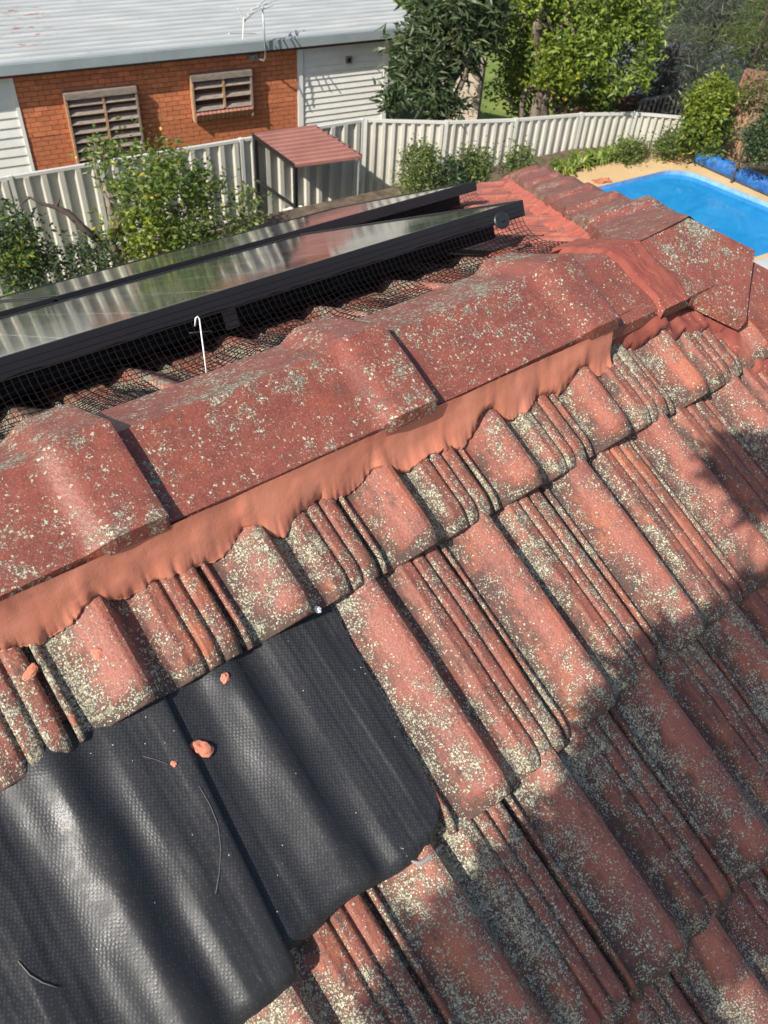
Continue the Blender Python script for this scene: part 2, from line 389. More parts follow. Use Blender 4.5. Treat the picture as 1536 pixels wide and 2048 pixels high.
def clipped(me, mtx, planes):
    bm = bmesh.new(); bm.from_mesh(me); bm.transform(mtx)
    for co, no in planes:
        bmesh.ops.bisect_plane(bm, geom=bm.verts[:]+bm.edges[:]+bm.faces[:], plane_co=co, plane_no=no, clear_outer=True, clear_inner=False)
    if not bm.faces: bm.free(); return None
    bm.transform(mtx.inverted()); m2 = bpy.data.meshes.new('roof_tile'); bm.to_mesh(m2); bm.free(); return m2
def place_tile(mtx, me, m, planes, clear):
    """clear: signed distance function of a roof point to the nearest cut; >0 is kept"""
    c = [mtx @ Vector(p) for p in ((0,0,0),(W,0,0),(0,GA,0),(W,GA,0))]
    d = [clear(p) for p in c]
    if max(d) < 0: return None
    jit = Matrix.Translation((random.gauss(0,.0008), random.gauss(0,.0018), random.gauss(0,.0010))) @ Matrix.Rotation(random.gauss(0,.004), 4, 'Z') @ Matrix.Rotation(random.gauss(0,.004), 4, 'Y')
    mt = mtx @ jit
    if min(d) < 0:
        me = clipped(me, mt, planes)
        if me is None: return None
    return obj('roof_tile', me, m, roof, mt)
nearcut = [(Vector((AJ-.03, YR, 0)), Vector((1,1,0)))]
fn = lambda p: (AJ-.03+YR) - (p.x+p.y)
slips = [.0132, 0., -.0688, -.2224, .30, -.1]; lips = [0., GA, 2*GA-.0271, 3*GA, 4*GA, 5*GA]
phase = [.5, 0., .5, 0., .5, 0.]
for r in range(6):
    for i in range(-6, 10):
        a = (i + phase[r] + slips[r])*W
        if r and a+W < -.75-.1*r: continue
        if r == 1 and a < -.05: continue            # these tiles are out; the black sheets lie in the gap
        me = TILE[(i*3+r*5) % 4]
        if r == 0:
            planes = nearcut+[(Vector((0, YR-.02, 0)), Vector((0,1,0)))]
            place_tile(near_m(a, lips[0]), me, M['tile'], planes, lambda p: min(fn(p), YR-.02-p.y))
        else: place_tile(near_m(a, lips[r]), me, M['tile'], nearcut, fn)
farcut = [(Vector((AJ-.03, YR, 0)), Vector((1,-1,0))), (Vector((0, YR+.02, 0)), Vector((0,-1,0)))]
ff = lambda p: min((AJ-.03-YR) - (p.x-p.y), p.y-YR-.02)
for r in range(8):
    s = .24 + r*GA
    for i in range(-6, 18):
        a = (i + .5*(r % 2) + .3)*W + W
        if (r >= 3 and a < 1.2): 
            if not (r in (4, 5) and a > -.2): continue
        if a < -1.1: continue
        place_tile(far_m(a, s), (TILE if r < 2 else TILE_LOW)[(i+r) % (4 if r < 2 else 2)], M['tile_far'], farcut, ff)
endcut = [(Vector((AJ+.03, YR, 0)), Vector((-1,-1,0))), (Vector((AJ+.03, YR, 0)), Vector((-1,1,0)))]
fe = lambda p: min((p.x+p.y)-(AJ+.03+YR), (p.x-p.y)-(AJ+.03-YR))
for r in range(3):
    s = .40 + r*GA
    for i in range(-5, 7):
        place_tile(end_m((i+.5*(r % 2))*W, s), TILE_LOW[(i+r) % 2], M['tile'], endcut, fe)
# underlay below the tiles, eaves, and the walls that carry the roof
EV = 2.30
ux = 5.0
d = .045/CT
apL, apR = Vector((-ux, YR, ZA-d)), Vector((AJ, YR, ZA-d))
eN = [Vector((-ux, YR-EV, ZA-d-EV*TT)), Vector((AJ+EV, YR-EV, ZA-d-EV*TT))]; eF = [Vector((-ux, YR+EV, ZA-d-EV*TT)), Vector((AJ+EV, YR+EV, ZA-d-EV*TT))]
MB().add([apL, apR, eN[0], eN[1], eF[0], eF[1]], [(0,2,3,1),(1,5,4,0),(1,3,5)]).build('roof_underlay', M['fascia'], roof)
zb = ZA-d-EV*TT
hw = MB()
for x0, x1, y0, y1 in ((-ux, AJ+EV-.45, YR-EV+.45, YR-EV+.6), (-ux, AJ+EV-.45, YR+EV-.6, YR+EV-.45), (AJ+EV-.6, AJ+EV-.45, YR-EV+.6, YR+EV-.6)):
    hw.box(x0, x1, y0, y1, -7.0, zb-.02)
hw.build('wall', M['brick'], roof)
MB().box(-ux, AJ+EV, YR-EV, YR-EV+.03, zb-.2, zb-.01).box(-ux, AJ+EV, YR+EV-.03, YR+EV, zb-.2, zb-.01).box(AJ+EV-.03, AJ+EV, YR-EV+.03, YR+EV-.03, zb-.2, zb-.01).build('fascia', M['white'], roof)

# ridge and hip caps
def cap_mesh(L, collar=True, half=.117, drop=.053, seed=0, x0=-.03):
    ts = np.array([-1,-.985,-.9,-.75,-.6,-.45,-.3,-.18,-.09,-.045,-.02,0,.02,.045,.09,.18,.3,.45,.6,.75,.9,.985,1.])
    xs = list(np.linspace(x0, L-.12, 12))+[L-.105, L-.098, L-.087, L-.076, L-.064, L-.055, L-.04, L-.025, L-.012, L-.004, L-.001, L, L]
    rng = np.random.RandomState(seed); ph = rng.uniform(0, 6, 3)
    rows = []
    for k, x in enumerate(xs):
        rise = 0
        if collar:
            u = np.clip((x-(L-.098))/.034, 0, 1); rise = .0145*(.45*u+.55*u*u*(3-2*u))
            if x > L-.004: rise -= .0015
        y = ts*(half+rise*.5); z = -drop*np.abs(ts) + rise
        z = z + .0012*np.sin(x*15+ph[0]) + .0011*np.sin(ts*5+ph[1]+x*9)
        if k == len(xs)-1: z = z-.022; 
        P = np.stack([np.full_like(ts, x), y, z], 1)
        # turned-down edges
        lo = P[:1].copy(); lo[:,2] -= .022; hi = P[-1:].copy(); hi[:,2] -= .022
        rows.append(np.concatenate([lo, P, hi]))
    P = np.array(rows); me = grid_mesh('ridge_cap', P, np.zeros(P.shape[:2]))
    nc = P.shape[1]; mid = nc//2; ev = np.empty(len(me.edges)*2, np.int32); me.edges.foreach_get('vertices', ev); ev = ev.reshape(-1, 2)
    sharp = ((ev % nc) == mid).all(1) | ((ev % nc) <= 1).all(1) | ((ev % nc) >= nc-2).all(1)
    sa_ = me.attributes.new('sharp_edge', 'BOOLEAN', 'EDGE'); sa_.data.foreach_set('value', sharp); return me
CAPS = [cap_mesh(.41, True, seed=k) for k in range(3)]
CZ = .1885
for k, (x1, ln) in enumerate(((-1.75,.41),(-1.345,.41),(-.94,.41),(-.535,.41), (-.13,.41), (.277,.41), (.679,.41))):
    mt = Matrix.Translation((x1-.41, YR, CZ)) @ Matrix.Rotation((.006, -.004, .008, -.006, .004, -.005, .003)[k], 4, 'Z') @ Matrix.Rotation((-.010,.0,.004,-.008,-.012,-.010,-.008)[k], 4, 'Y') @ Matrix.Rotation(random.gauss(0,.01), 4, 'X')
    obj('ridge_cap', CAPS[k % 3], M['cap'], roof, mt)
obj('ridge_cap', cap_mesh(.30, False, seed=5), M['cap'], roof, Matrix.Translation((.675, YR, CZ-.012)))
def hip_frame(sgn, u, up):     # sgn -1: near hip, +1: far hip
    dx = Vector((1, sgn, -TT)).normalized(); dy = Vector((0,0,1)).cross(dx).normalized(); dz = dx.cross(dy)
    p = Vector((AJ, YR, ZA+up)) + dx*u
    return Matrix(((dx.x,dy.x,dz.x,p.x),(dx.y,dy.y,dz.y,p.y),(dx.z,dy.z,dz.z,p.z),(0,0,0,1)))
def clip_roof(me, mtx, planes):
    bm = bmesh.new(); bm.from_mesh(me); bm.transform(mtx)
    for co, no in planes: bmesh.ops.bisect_plane(bm, geom=bm.verts[:]+bm.edges[:]+bm.faces[:], plane_co=co, plane_no=no, clear_outer=True)
    bm.transform(mtx.inverted()); m2 = bpy.data.meshes.new('ridge_cap'); bm.to_mesh(m2); bm.free(); return m2
# the two first hip caps are mitred against each other over the ridge end
mt = hip_frame(-1, 0, .079); fc = clip_roof(cap_mesh(.150, False, .150, .070, 8, x0=-.24), mt, [(Vector((0,YR+.002,0)), Vector((0,1,0))), (Vector((.845,0,0)), Vector((-1,0,0)))])
obj('ridge_cap', fc, M['cap'], roof, mt)
mt = hip_frame(1, 0, .079); fc = clip_roof(cap_mesh(.36, True, .125, .056, 33, x0=-.24), mt, [(Vector((0,YR-.002,0)), Vector((0,-1,0))), (Vector((.82,0,0)), Vector((-1,0,0)))])
obj('ridge_cap', fc, M['cap'], roof, mt)
HIPC = [cap_mesh(.41, True, .117, .052, seed=20+k) for k in range(2)]
for k in range(5):
    obj('ridge_cap', HIPC[k % 2], M['cap'], roof, hip_frame(-1, .125+.40*k, .062))
for k in range(6):
    jm = Matrix.Rotation(random.gauss(0,.015), 4, 'X') @ Matrix.Rotation(random.gauss(0,.012), 4, 'Y')
    obj('ridge_cap', HIPC[k % 2], M['cap'], roof, hip_frame(1, .36+.41*k, .068) @ jm)

# pointing mortar
def tile_h(a, row): 
    t = ((a/W - phase[row] - slips[row]) % 1.0); return float(prof(t))
def tile_hs(a): return sum(tile_h(a+k, 0) for k in (-.018,-.012,-.006,0,.006,.012,.018))/7
def lerp(a, b, t): return a+(b-a)*t
def pointing(name, a0, a1, m, step=.0028, n=11, seed=0, low=-.109):
    A = np.arange(a0, a1, step); rows = []
    for a in A:
        hp = tile_hs(a)
        s0_ = low - .020*np.clip((hp-.006)/.018, 0, 1) + .030*(fbm(a*7, seed)-.5)
        sl = low - .020*np.clip((hp-.006)/.018, 0, 1) + .032*(fbm(a*13, seed)-.5) + .012*(fbm(a*30, seed+3)-.5)+.005*(fbm(a*170, seed+6)-.5)+.003*(n1d(a*520, seed+7)-.5)
        ht = .0725 + .002*(fbm(a*20, seed+5)-.5); st = -.1600+.0025*(fbm(a*8, seed+11)-.5)
        ripple = .0007*(fbm(a*28, seed+8)-.5) + .0016*max(0, fbm(a*9, seed+9)-.6)*6*(n1d(a*60, seed+4)-.5)
        hb = hp+.003
        line = []
        for t in np.linspace(0, 1, n):
            s = lerp(st, lerp(s0_, sl, t**5), t); h = lerp(ht, hb+.004, t**.85) + .0035*(float(vnoise(np.array(a*24), np.array(t*2.5), seed))-.5) + .0016*(float(vnoise(np.array(a*75), np.array(t*7), seed+1))-.5) + .002*math.sin(math.pi*t) + ripple*math.sin(math.pi*min(1, t*1.4+.05))
            line.append((a, -s*CT-h*ST, -s*ST+h*CT))
        for s2, h2 in ((sl+.0012, hb+.002), (sl+.0008, hb-.002), (sl-.003, -.012)):
            line.append((a, -s2*CT-h2*ST, -s2*ST+h2*CT))
        rows.append(line)
    return obj(name, mark_sharp(grid_mesh(name, np.array(rows)), n+3, (n-1, n)), m, roof)
pointing('mortar_pointing', -1.7, .672, M['mortar'], seed=3)
# far side pointing, mirrored about the ridge
A = np.arange(-1.2, .9, .006); rows = []
for a in A:
    b = .01*(fbm(a*24, 40)-.5)
    rows.append([(a, YR+y, z) for y, z in ((.112, .134), (.125+b, .105), (.145+b, .08), (.165+b, .05))])
obj('mortar_pointing', grid_mesh('mortar_pointing', np.array(rows)[:, ::-1]), M['mortar_far'], roof)
# rough old mortar under the near hip and over the junction
def hip_mortar(sgn, side, u0, u1, m, w=.07, top=.028, seed=0, step=.006, capdrop=.073, up=.086):
    rows = []
    dx = Vector((1, sgn, -TT)).normalized(); dy = Vector((0,0,1)).cross(dx).normalized()
    nn = {-1: Vector((0,-ST,CT)), 1: Vector((0,ST,CT))}[sgn]
    for u in np.arange(u0, u1, step):
        c = Vector((AJ, YR, ZA)) + dx*u
        line = []; wv = w*(.8+.6*fbm(u*14, seed)+.35*(fbm(u*55, seed+2)-.5))
        for t in np.linspace(0, 1, 9):
            off = .088 + wv*t
            p = c + dy*(side*off)
            # height on the slope below
            zs = ZA - (abs(p.y-YR))*TT
            hh = lerp(top+.016, .016, t**.7) + .005*(float(vnoise(np.array(u*45), np.array(t*5), seed+4))-.5) + .004*(float(vnoise(np.array(u*140), np.array(t*14), seed+6))-.5)
            if t == 1: hh = -.012
            p.z = zs; p = p + nn*hh
            line.append(tuple(p))
        rows.append(line)
    P = np.array(rows)
    if side*1 < 0: P = P[:, ::-1]
    return obj('hip_mortar', grid_mesh('hip_mortar', P), m, roof)
s_near = -1 if (Vector((0,0,1)).cross(Vector((1,-1,-TT)).normalized())).x > 0 else 1
hip_mortar(-1, s_near, .03, 2.4, M['mortar_old'], .085, .016, 5)
hip_mortar(1, 1 if (Vector((0,0,1)).cross(Vector((1,1,-TT)).normalized())).x < 0 else -1, -.05, 2.8, M['mortar_far'], .06, .03, 15)
# saddle of mortar over the ridge end
rows = []
for i, x in enumerate(np.linspace(.785, .868, 30)):
    line = []
    for t in np.linspace(-1.06, 1.12, 44):
        wob = .012*(vnoise(np.array(t*5+3), np.array(x*30), 3)-.5)
        z = CZ-.0095-.053*math.sqrt(t*t+.0006)+.0012
        u = i/29.
        edge = math.sin(math.pi*min(1, max(0, u)))
        lift = .005*min(1, edge*3) - .010*(1-min(1, edge*6)) + .003*(vnoise(np.array(t*14), np.array(x*140), 8)-.5) + .002*(vnoise(np.array(t*40), np.array(x*420), 9)-.5)
        line.append((x+wob*1.4+.018*abs(t), YR+t*.119, z+lift))
    rows.append(line)
obj('mortar_saddle', grid_mesh('mortar_saddle', np.array(rows)), M['mortar_old'], roof)
# big rough lump filling below the first hip cap
rows = []
for i, a in enumerate(np.arange(.675, 1.02, .006)):
    line = []
    for t in np.linspace(0, 1, 12):
        top = -.178; lowe = lerp(-.137, -.075, np.clip((a-.70)/.25, 0, 1)) + .022*(fbm(a*30, 60)-.5) - .02*np.clip((tile_h(a, 0)-.006)/.02, 0, 1)
        s = lerp(top, lowe, t); h = lerp(lerp(.062, .020, np.clip((a-.80)/.10, 0, 1)), max(tile_h(a, 0)+.014, .02), t**.8) + .006*(vnoise(np.array(a*60), np.array(t*8), 4)-.5)
        if t == 1: h = -.01
        line.append((a, -s*CT-h*ST, -s*ST+h*CT))
    rows.append(line)
obj('mortar_bed', grid_mesh('mortar_bed', np.array(rows)), M['mortar_old'], roof)

# ------------------------------------------------------------------ black flashing sheets
def sheet(name, a_fn, s0, s_fn, label, seed, lift, na, ns=70):
    P = np.zeros((na, ns, 3)); 
    for i in range(na):
        for j in range(ns):
            v = j/(ns-1); s = lerp(s0, s_fn(i/(na-1)), v); a = a_fn(i/(na-1), v)
            # softened copy of the tile below
            h = 0.
            for k, wgt in ((-.016,.12),(-.009,.2),(0,.36),(.009,.2),(.016,.12)):
                t = ((a+k)/W - slips[1]) % 1.0
                h += wgt*max(float(prof(t)), .0065)
            ff2 = np.clip((v-.02)/.10, 0, 1); h = .013+(h-.013)*(.45+.55*ff2)*.78
            h += .0065*(float(vnoise(np.array(a*21), np.array(s*6+.3), seed))-.5) + .0026*(float(vnoise(np.array(a*52), np.array(s*18), seed+2))-.5)*(.4+ff2)
            w_ = math.exp(-((a-lerp(-.2085, -.2345, v))/.020)**2); h = h*(1-w_)+.0165*w_
            h += -.012+.024*np.clip(s/GA, 0, 1.02) + lift
            if v > .965: h -= .010*((v-.965)/.035)
            if j == 0: h -= .004
            if seed == 3: h += .0035*np.exp(-((i-(na-5))/4.)**2)-(.005 if i == na-1 else 0)
            P[i, j] = (a, s, h)
    edge = P[:, -1:].copy(); edge[:,:,2] -= .004; P = np.concatenate([P, edge], 1)
    Q = np.stack([P[...,0], -P[...,1], P[...,2]], -1)          # local: x along, y up the slope, z normal
    me = mark_sharp(grid_mesh(name, Q[:, ::-1]), Q.shape[1], (1,))
    o = obj(name, me, M['sheet']); o.matrix_world = ROOF @ near_m(0, 0)
    return tag(o, label, 'flashing sheet', 'black embossed sheets in the gap of the roof tiles')
sheet('flashing_sheet', lambda u, v: lerp(-.62, lerp(-.2085, -.2345, v), u), -.03, lambda u: .322+.004*math.sin(u*9), 'left black embossed sheet with glossy long ridges, lying over the edge of the other sheet', 3, .0075, 110)
def right_a(u, v):
    a = lerp(lerp(-.2225, -.245, v), lerp(.026, .000, v), u)
    c = max(0, (v-.92)/.08); return a - .020*c**2.2*max(0, (u-.85)/.15)
sheet('flashing_sheet', right_a, -.03, lambda u: .296 + .012*u + .004*math.sin(u*12) - .014*max(0, (u-.90)/.10)**2, 'black embossed sheet beside the uncovered red tiles, matt with a scuffed lower corner', 9, .002, 90)
from mathutils.bvhtree import BVHTree
def snap_tree():
    V, F = [], []; bpy.context.view_layer.update()
    for o in bpy.data.objects:
        if o.type == 'MESH' and o.name.split('.')[0] in ('flashing_sheet', 'roof_tile'):
            mw_ = o.matrix_world
            b_ = len(V); V += [mw_ @ v.co for v in o.data.vertices]; F += [[i+b_ for i in p.vertices] for p in o.data.polygons]
    return BVHTree.FromPolygons(V, F)
def on_near(x, y, h):
    d = ROOF.inverted().to_3x3() @ Vector(ray(x, y)); c = ROOF.inverted() @ Vector(CAM)
    n = Vector((0,-ST,CT)); t = (h-n.dot(c))/n.dot(d); p = c+d*t
    return p.x, -p.y*CT-p.z*ST
def roofpt(a, s, h): return ROOF @ near_m(a, s, h).translation
SNAP = snap_tree()
def snap(x, y):
    p, n, i, d = SNAP.ray_cast(Vector(CAM), Vector(ray(x, y))); return p
def blob(name, x, y, h, r, m, label, cat, seed, flat=.6, group=None, stretch=1.):
    rng = np.random.RandomState(seed); bm = bmesh.new(); bmesh.ops.create_icosphere(bm, subdivisions=4, radius=1)
    k = rng.normal(size=(7, 3)); ph = rng.uniform(0, 6, 7)
    for v in bm.verts:
        q = np.array(v.co); f = 1+sum(.15/(1+.45*i)*math.sin(float(k[i]@q)*(1.6+1.1*i)+ph[i]) for i in range(7))
        v.co = (v.co.x*f*r*stretch, v.co.y*f*r, v.co.z*f*r*flat)
    me = bpy.data.meshes.new(name); bm.to_mesh(me); bm.free()
    o = obj(name, me, m, smooth=True); p = snap(x, y); q = (ROOF @ near_m(0,0)).to_3x3().to_4x4()
    o.matrix_world = Matrix.Translation(p+q.to_3x3() @ Vector((0,0,r*flat*.3))) @ q @ Matrix.Rotation(rng.uniform(0,3), 4, 'Z')
    return tag(o, label, cat, group)
GC = 'fallen crumbs of red mortar'
blob('mortar_crumb', 403, 1497, .022, .0080, M['mortar'], 'largest orange mortar crumb, on the right black sheet beside the seam', 'crumb', 1, .5, GC, 1.35)
blob('mortar_crumb', 450, 1356, .022, .0048, M['mortar'], 'small pinkish mortar crumb on the right black sheet just below the tile edge', 'crumb', 2, .7, GC, 1.2)
blob('mortar_crumb', 347, 1527, .022, .0032, M['mortar'], 'tiny mortar crumb on the left black sheet by a thin stem', 'crumb', 3, .7, GC)
blob('mortar_crumb', 195, 1306, .022, .0052, M['mortar'], 'orange mortar crumb stuck on the lichened roll of a cut tile', 'crumb', 4, .6, GC, 1.2)
blob('mortar_crumb', 62, 1345, .026, .0048, M['mortar'], 'elongated mortar lump in the groove of the leftmost cut tile', 'crumb', 5, .5, GC, 2.)
blob('pebble', 634, 1218, .016, .0038, M['white'], 'small white pebble at the top corner of the right black sheet', 'pebble', 6, .6, None, 1.5)
def fibre(pts, r, label, h=.027):
    P = []
    for x, y in pts:
        P.append(snap(x, y)-Vector(ray(x, y))*.0012)
    tag(MB().tube(P, r, 5).build('dry_fibre', M['fibre'], None, True), label, 'fibre', 'dry fibres on the black sheets')
fibre([(398,1572),(420,1610),(436,1650),(442,1700),(438,1750),(431,1788)], .0003, 'long thin pale fibre curving along the seam on the left black sheet')
fibre([(286,1513),(305,1517),(325,1524),(340,1530)], .0003, 'short pale stem leading to a tiny crumb on the left black sheet')
fibre([(36,1922),(60,1950),(85,1965),(115,1975)], .0006, 'dark curved stem near the lower left corner on the black sheet')
# scuffed, curled corner of the right sheet
P = []
for x, y in ((823,1722),(838,1727),(855,1717),(872,1702),(884,1690)):
    P.append(snap(x, y))
sc = MB().tube(P, [.001,.003,.0035,.0035,.002], 8).build('sheet_scuff', M['sheet_scuff'], None, True)
tag(sc, 'pale worn fold at the lower right corner of the black sheet', 'worn fold')

# ------------------------------------------------------------------ solar panels, bird mesh
def panel(a1, s0, h, label, ln=1.70, wd=1.0):
    t = empty('solar_panel', label=label, cat='solar panel', group='solar panels on the far roof slope', mtx=ROOF @ far_m(a1, s0+wd, h-.021) @ Matrix.Rotation(math.radians(1.2), 4, 'X'))
    MB().box(0, ln, wd-.011, wd, -.036, 0).box(0, ln, 0, .011, -.036, 0).box(0, .011, .011, wd-.011, -.036, 0).box(ln-.011, ln, .011, wd-.011, -.036, 0).build('frame', M['frame'], t)
    # fine extrusion grooves along the top edge
    MB().box(.002, ln-.002, wd, wd+.0009, -.0125, -.0115).box(.002, ln-.002, wd, wd+.0009, -.024, -.023).box(.002, ln-.002, wd, wd+.003, -.036, -.0345).build('frame_lip', M['frame'], t)
    MB().box(.011, ln-.011, .011, wd-.011, -.008, -.0025).build('glass', M['glass'], t)
    MB().box(.0, ln, wd-.15, wd-.11, -.080, -.037).build('mounting_rail', M['dark'], t)  # array rail, put in to block sun below; its black stands for shade
    for x in (.76, 1.55):
        MB().box(x, x+.03, wd-.075, wd-.07, -.082, -.043).build('mounting_bracket', M['bracket'], t)
        MB().box(x-.02, x+.06, wd-.5, wd-.46, -.085, -.043).build('mounting_foot', M['bracket'], t)
    return t
panel(1.105, .463, .125, 'upper solar panel with its black frame and right corner nearest the ridge junction')
panel(-.615, .463, .125, 'upper solar panel continuing out of the left edge of the photo')
panel(2.02, 1.581, .110, 'lower solar panel farthest right, its corner pointing at the hip')
panel(.305, 1.581, .110, 'lower solar panel at the middle behind the upper glass')
panel(-1.41, 1.581, .110, 'lower solar panel at the far left behind the upper glass')
def bird_mesh(a0, a1, prof_pts, label, cell=.0127, rw=.0007, bump=.010, seed=0, s_shift=0.):
    pts = np.array(prof_pts); L = np.r_[0, np.cumsum(np.hypot(*np.diff(pts, axis=0).T))]
    def surf(a, l):
        s = np.interp(l, L, pts[:,0]); h = np.interp(l, L, pts[:,1]); k = l/L[-1]
        s += .010*(n1d(a*7, seed)-.5)*k*2; h += bump*(n1d(a*11, seed+3)-.5)*2*min(1, k*2.2)+ .004*(n1d(a*40+l*30, seed+5)-.5)
        m_ = far_m(a, s, max(h, .012)); return m_.translation
    mb = MB(); na = int((a1-a0)/cell); nl = int(L[-1]/cell)+1
    for j in range(nl+1):
        l = min(j*cell, L[-1]); mb.tube([surf(a0+cell*i, l) for i in range(0, na+1)], rw, 4, False)
    for i in range(na+1):
        mb.tube([surf(a0+cell*i, min(j*cell, L[-1])) for j in range(nl+1)], rw, 4, False)
    o = mb.build('bird_mesh', M['wire']); o.matrix_world = ROOF
    return tag(o, label, 'bird mesh', 'black wire mesh along the solar panels')
bird_mesh(-.75, 1.10, [(.461,.092),(.452,.068),(.432,.046),(.40,.030),(.345,.024),(.255,.024),(.17,.034)], 'black wire bird mesh hanging from the upper panel to the ridge caps', rw=.0007)
bird_mesh(-.4, 2.02, [(1.579,.076),(1.571,.05),(1.556,.035),(1.52,.02)], 'black wire bird mesh below the lower panel edge', seed=9, cell=.0145)
# wire hook that holds the mesh
def on_far(x, y, h):
    d = ROOF.inverted().to_3x3() @ Vector(ray(x, y)); c = ROOF.inverted() @ Vector(CAM)
    n = Vector((0,ST,CT)); o_ = Vector((0,YR,ZA)); t = (h-n.dot(c-o_))/n.dot(d); return c+d*t
def yplane(x, y, Y):
    d = ROOF.inverted().to_3x3() @ Vector(ray(x, y)); c = ROOF.inverted() @ Vector(CAM); t = (Y-c.y)/d.y; return ROOF @ (c+d*t)
hk = empty('mesh_hook', yplane(413,752,.36), 'thin white wire hook with a bent top standing before the mesh', 'hook')
pts = [yplane(x, y, Y) for x, y, Y in ((414,756,.345),(407,700,.365),(401,655,.38),(399,638,.385),(395,633,.386),(391,637,.386),(390,652,.386))]
MB().tube([p-Vector(hk.location) for p in pts], .0011, 6).build('wire', M['white'], hk, True)
p = [yplane(x, y, .378)-Vector(hk.location) for x, y in ((379,666),(400,664),(424,663))]
MB().tube(p, .0011, 6).build('cross_tie', M['black'], hk, True)
# round black clip on the mesh at the right end
pc = (ROOF.inverted() @ Vector((0,0,0)))
cp = yplane(1003, 441, YR+.47*CT-.01)
ck = empty('mesh_clip', cp, 'round black plastic mesh clip at the right end of the upper panel', 'clip')
nrm = (Vector(CAM)-cp).normalized()+Vector((.45,0,.1)); q = nrm.to_track_quat('Z', 'Y').to_matrix().to_4x4()
dm = MB()
for r0, r1, z0, z1 in ((.0185,.0185,0,.002),(.0185,.016,.002,.004)):
    dm.tube([q @ Vector((0,0,z0)), q @ Vector((0,0,z1))], [r0, r1], 24)
dm.build('disc', M['frame'], ck)
MB().tube([q @ Vector((0,0,.004)), q @ Vector((0,0,.0075))], .004, 12).build('stud', M['frame'], ck)
MB().tube([q @ Vector((.004,-.004,.0)), q @ Vector((.04,-.03,-.03))], .0011, 5).build('pin', M['galv'], ck)
# ------------------------------------------------------------------ ground, pool terrace
GZ, DZ = -6.6, -5.35
def ground_material():
    m = mat('yard_ground', (.1,.1,.05), .95); g = G(m); v = g.coords(False)
    n = g.noise(v, .35, 4, .6); n2 = g.noise(v, 6, 5, .7)
    c = g.mix(g.rng(n, .42, .58), (.11,.085,.055), (.12,.17,.035)); c = g.mix(g.rng(n2, .4, .7, 0, .5), c, (.05,.07,.02))
    g.set(c, None, g.bump(g.noise(v, 60, 4), .6, .03)); return m
me = bpy.data.meshes.new('ground'); me.from_pydata([(-150,-150,GZ),(150,-150,GZ),(150,150,GZ),(-150,150,GZ)], [], [(0,1,2,3)])
structure(obj('ground', me, ground_material()))
def lawn_material():
    m = mat('lawn', (.1,.17,.03), .9); g = G(m); v = g.coords(False)
    c = g.mix(g.rng(g.noise(v, 1.3, 5, .65), .35, .65), (.13,.20,.03), (.24,.29,.06)); c = g.mix(g.rng(g.noise(v, 40, 4, .7), .4, .7, 0, .45), c, (.07,.11,.02))
    g.set(c, None, g.bump(g.noise(v, 90, 3), .7, .03)); return m
P = [(13.0,16.2),(14.6,12.2),(16.5,11.5),(22,14),(24,24),(12.5,24)]
me = bpy.data.meshes.new('lawn'); me.from_pydata([(x, y, GZ+.006) for x, y in P], [], [tuple(range(len(P)))]); structure(obj('lawn', me, lawn_material()))
FENCE_R = [Vector(p) for p in ((9.14,11.20,0),(10.34,10.37,0),(11.52,9.80,0),(12.78,9.35,0),(13.73,8.85,0),(14.44,8.18,0))]
# raised garden terrace round the pool, deck, pool basin
pool_in = [(8.2,7.72),(11.77,7.75)]
cA = atz(1190,375,DZ); cB = atz(1360,334,DZ); cC = atz(1536,405,DZ)
eX = (Vector((cB.x-cA.x, cB.y-cA.y, 0))).normalized(); eY = (Vector((cC.x-cB.x, cC.y-cB.y, 0))).normalized()
corner = Vector((13.78, 7.50, DZ))
corner = Vector((cA.x, cA.y, 0)); den = eX.x*(-eY.y)-eX.y*(-eY.x); dd = Vector((cC.x, cC.y, 0))-corner
tt = (dd.x*(-eY.y)-dd.y*(-eY.x))/den; corner = corner+eX*tt
def pool_pt(u, v, z): p = corner - eX*u + eY*v; return Vector((p.x, p.y, z))
def rounded(u0, u1, v0, v1, r, n=8):
    out = []
    for cu, cv, a0 in ((u0+r, v0+r, 180), (u1-r, v0+r, 270), (u1-r, v1-r, 0), (u0+r, v1-r, 90)):
        for k in range(n+1):
            a = math.radians(a0+90*k/n); out.append((cu+r*math.cos(a), cv+r*math.sin(a)))
    return out
PU, PV = 6.2, 3.05
inner = rounded(0, PU, 0, PV, .45); 
def ring(name, a, za, b, zb_, m):
    n = len(a); vs = [pool_pt(u, v, za) for u, v in a]+[pool_pt(u, v, zb_) for u, v in b]
    me = bpy.data.meshes.new(name); me.from_pydata(vs, [], [(i, (i+1) % n, n+(i+1) % n, n+i) for i in range(n)]); return obj(name, me, m)
def deck_material():
    m = mat('pebble_deck', (.5,.35,.18), .85); g = G(m); v = g.coords(False)
    c = g.mix(g.rng(g.noise(v, 1.6, 4), .35, .7), (.56,.38,.19), (.62,.44,.24)); c = g.mix(g.rng(g.noise(v, 55, 3, .7), .5, .72, 0, .7), c, (.30,.19,.10))
    c = g.mix(g.rng(g.noise(v, 40, 3, .7), .58, .75, 0, .6), c, (.72,.58,.38)); g.set(c, None, g.bump(g.noise(v, 120, 3), .5, .008)); return m
outer = [(-.68+(u-0)*(PU+1.9)/PU if 0 else u, v) for u, v in inner]
def expand(p, l, r, t, b):
    out = []
    for u, v in p: out.append(((-l if u < PU/2 else PU+r), (-t if v < PV/2 else PV+b)))
    return out
deck_o = expand(inner, .62, 1.0, .72, .8)
dk = ring('pool_deck', inner, DZ, deck_o, DZ, deck_material()); structure(dk)
ring_e = ring('deck_edge', deck_o, DZ, deck_o, DZ-.2, deck_material()); structure(ring_e); ring_e.parent = dk
M['liner'] = simple('pool_liner', (.10,.33,.72), .35, var=.12, scale=3)
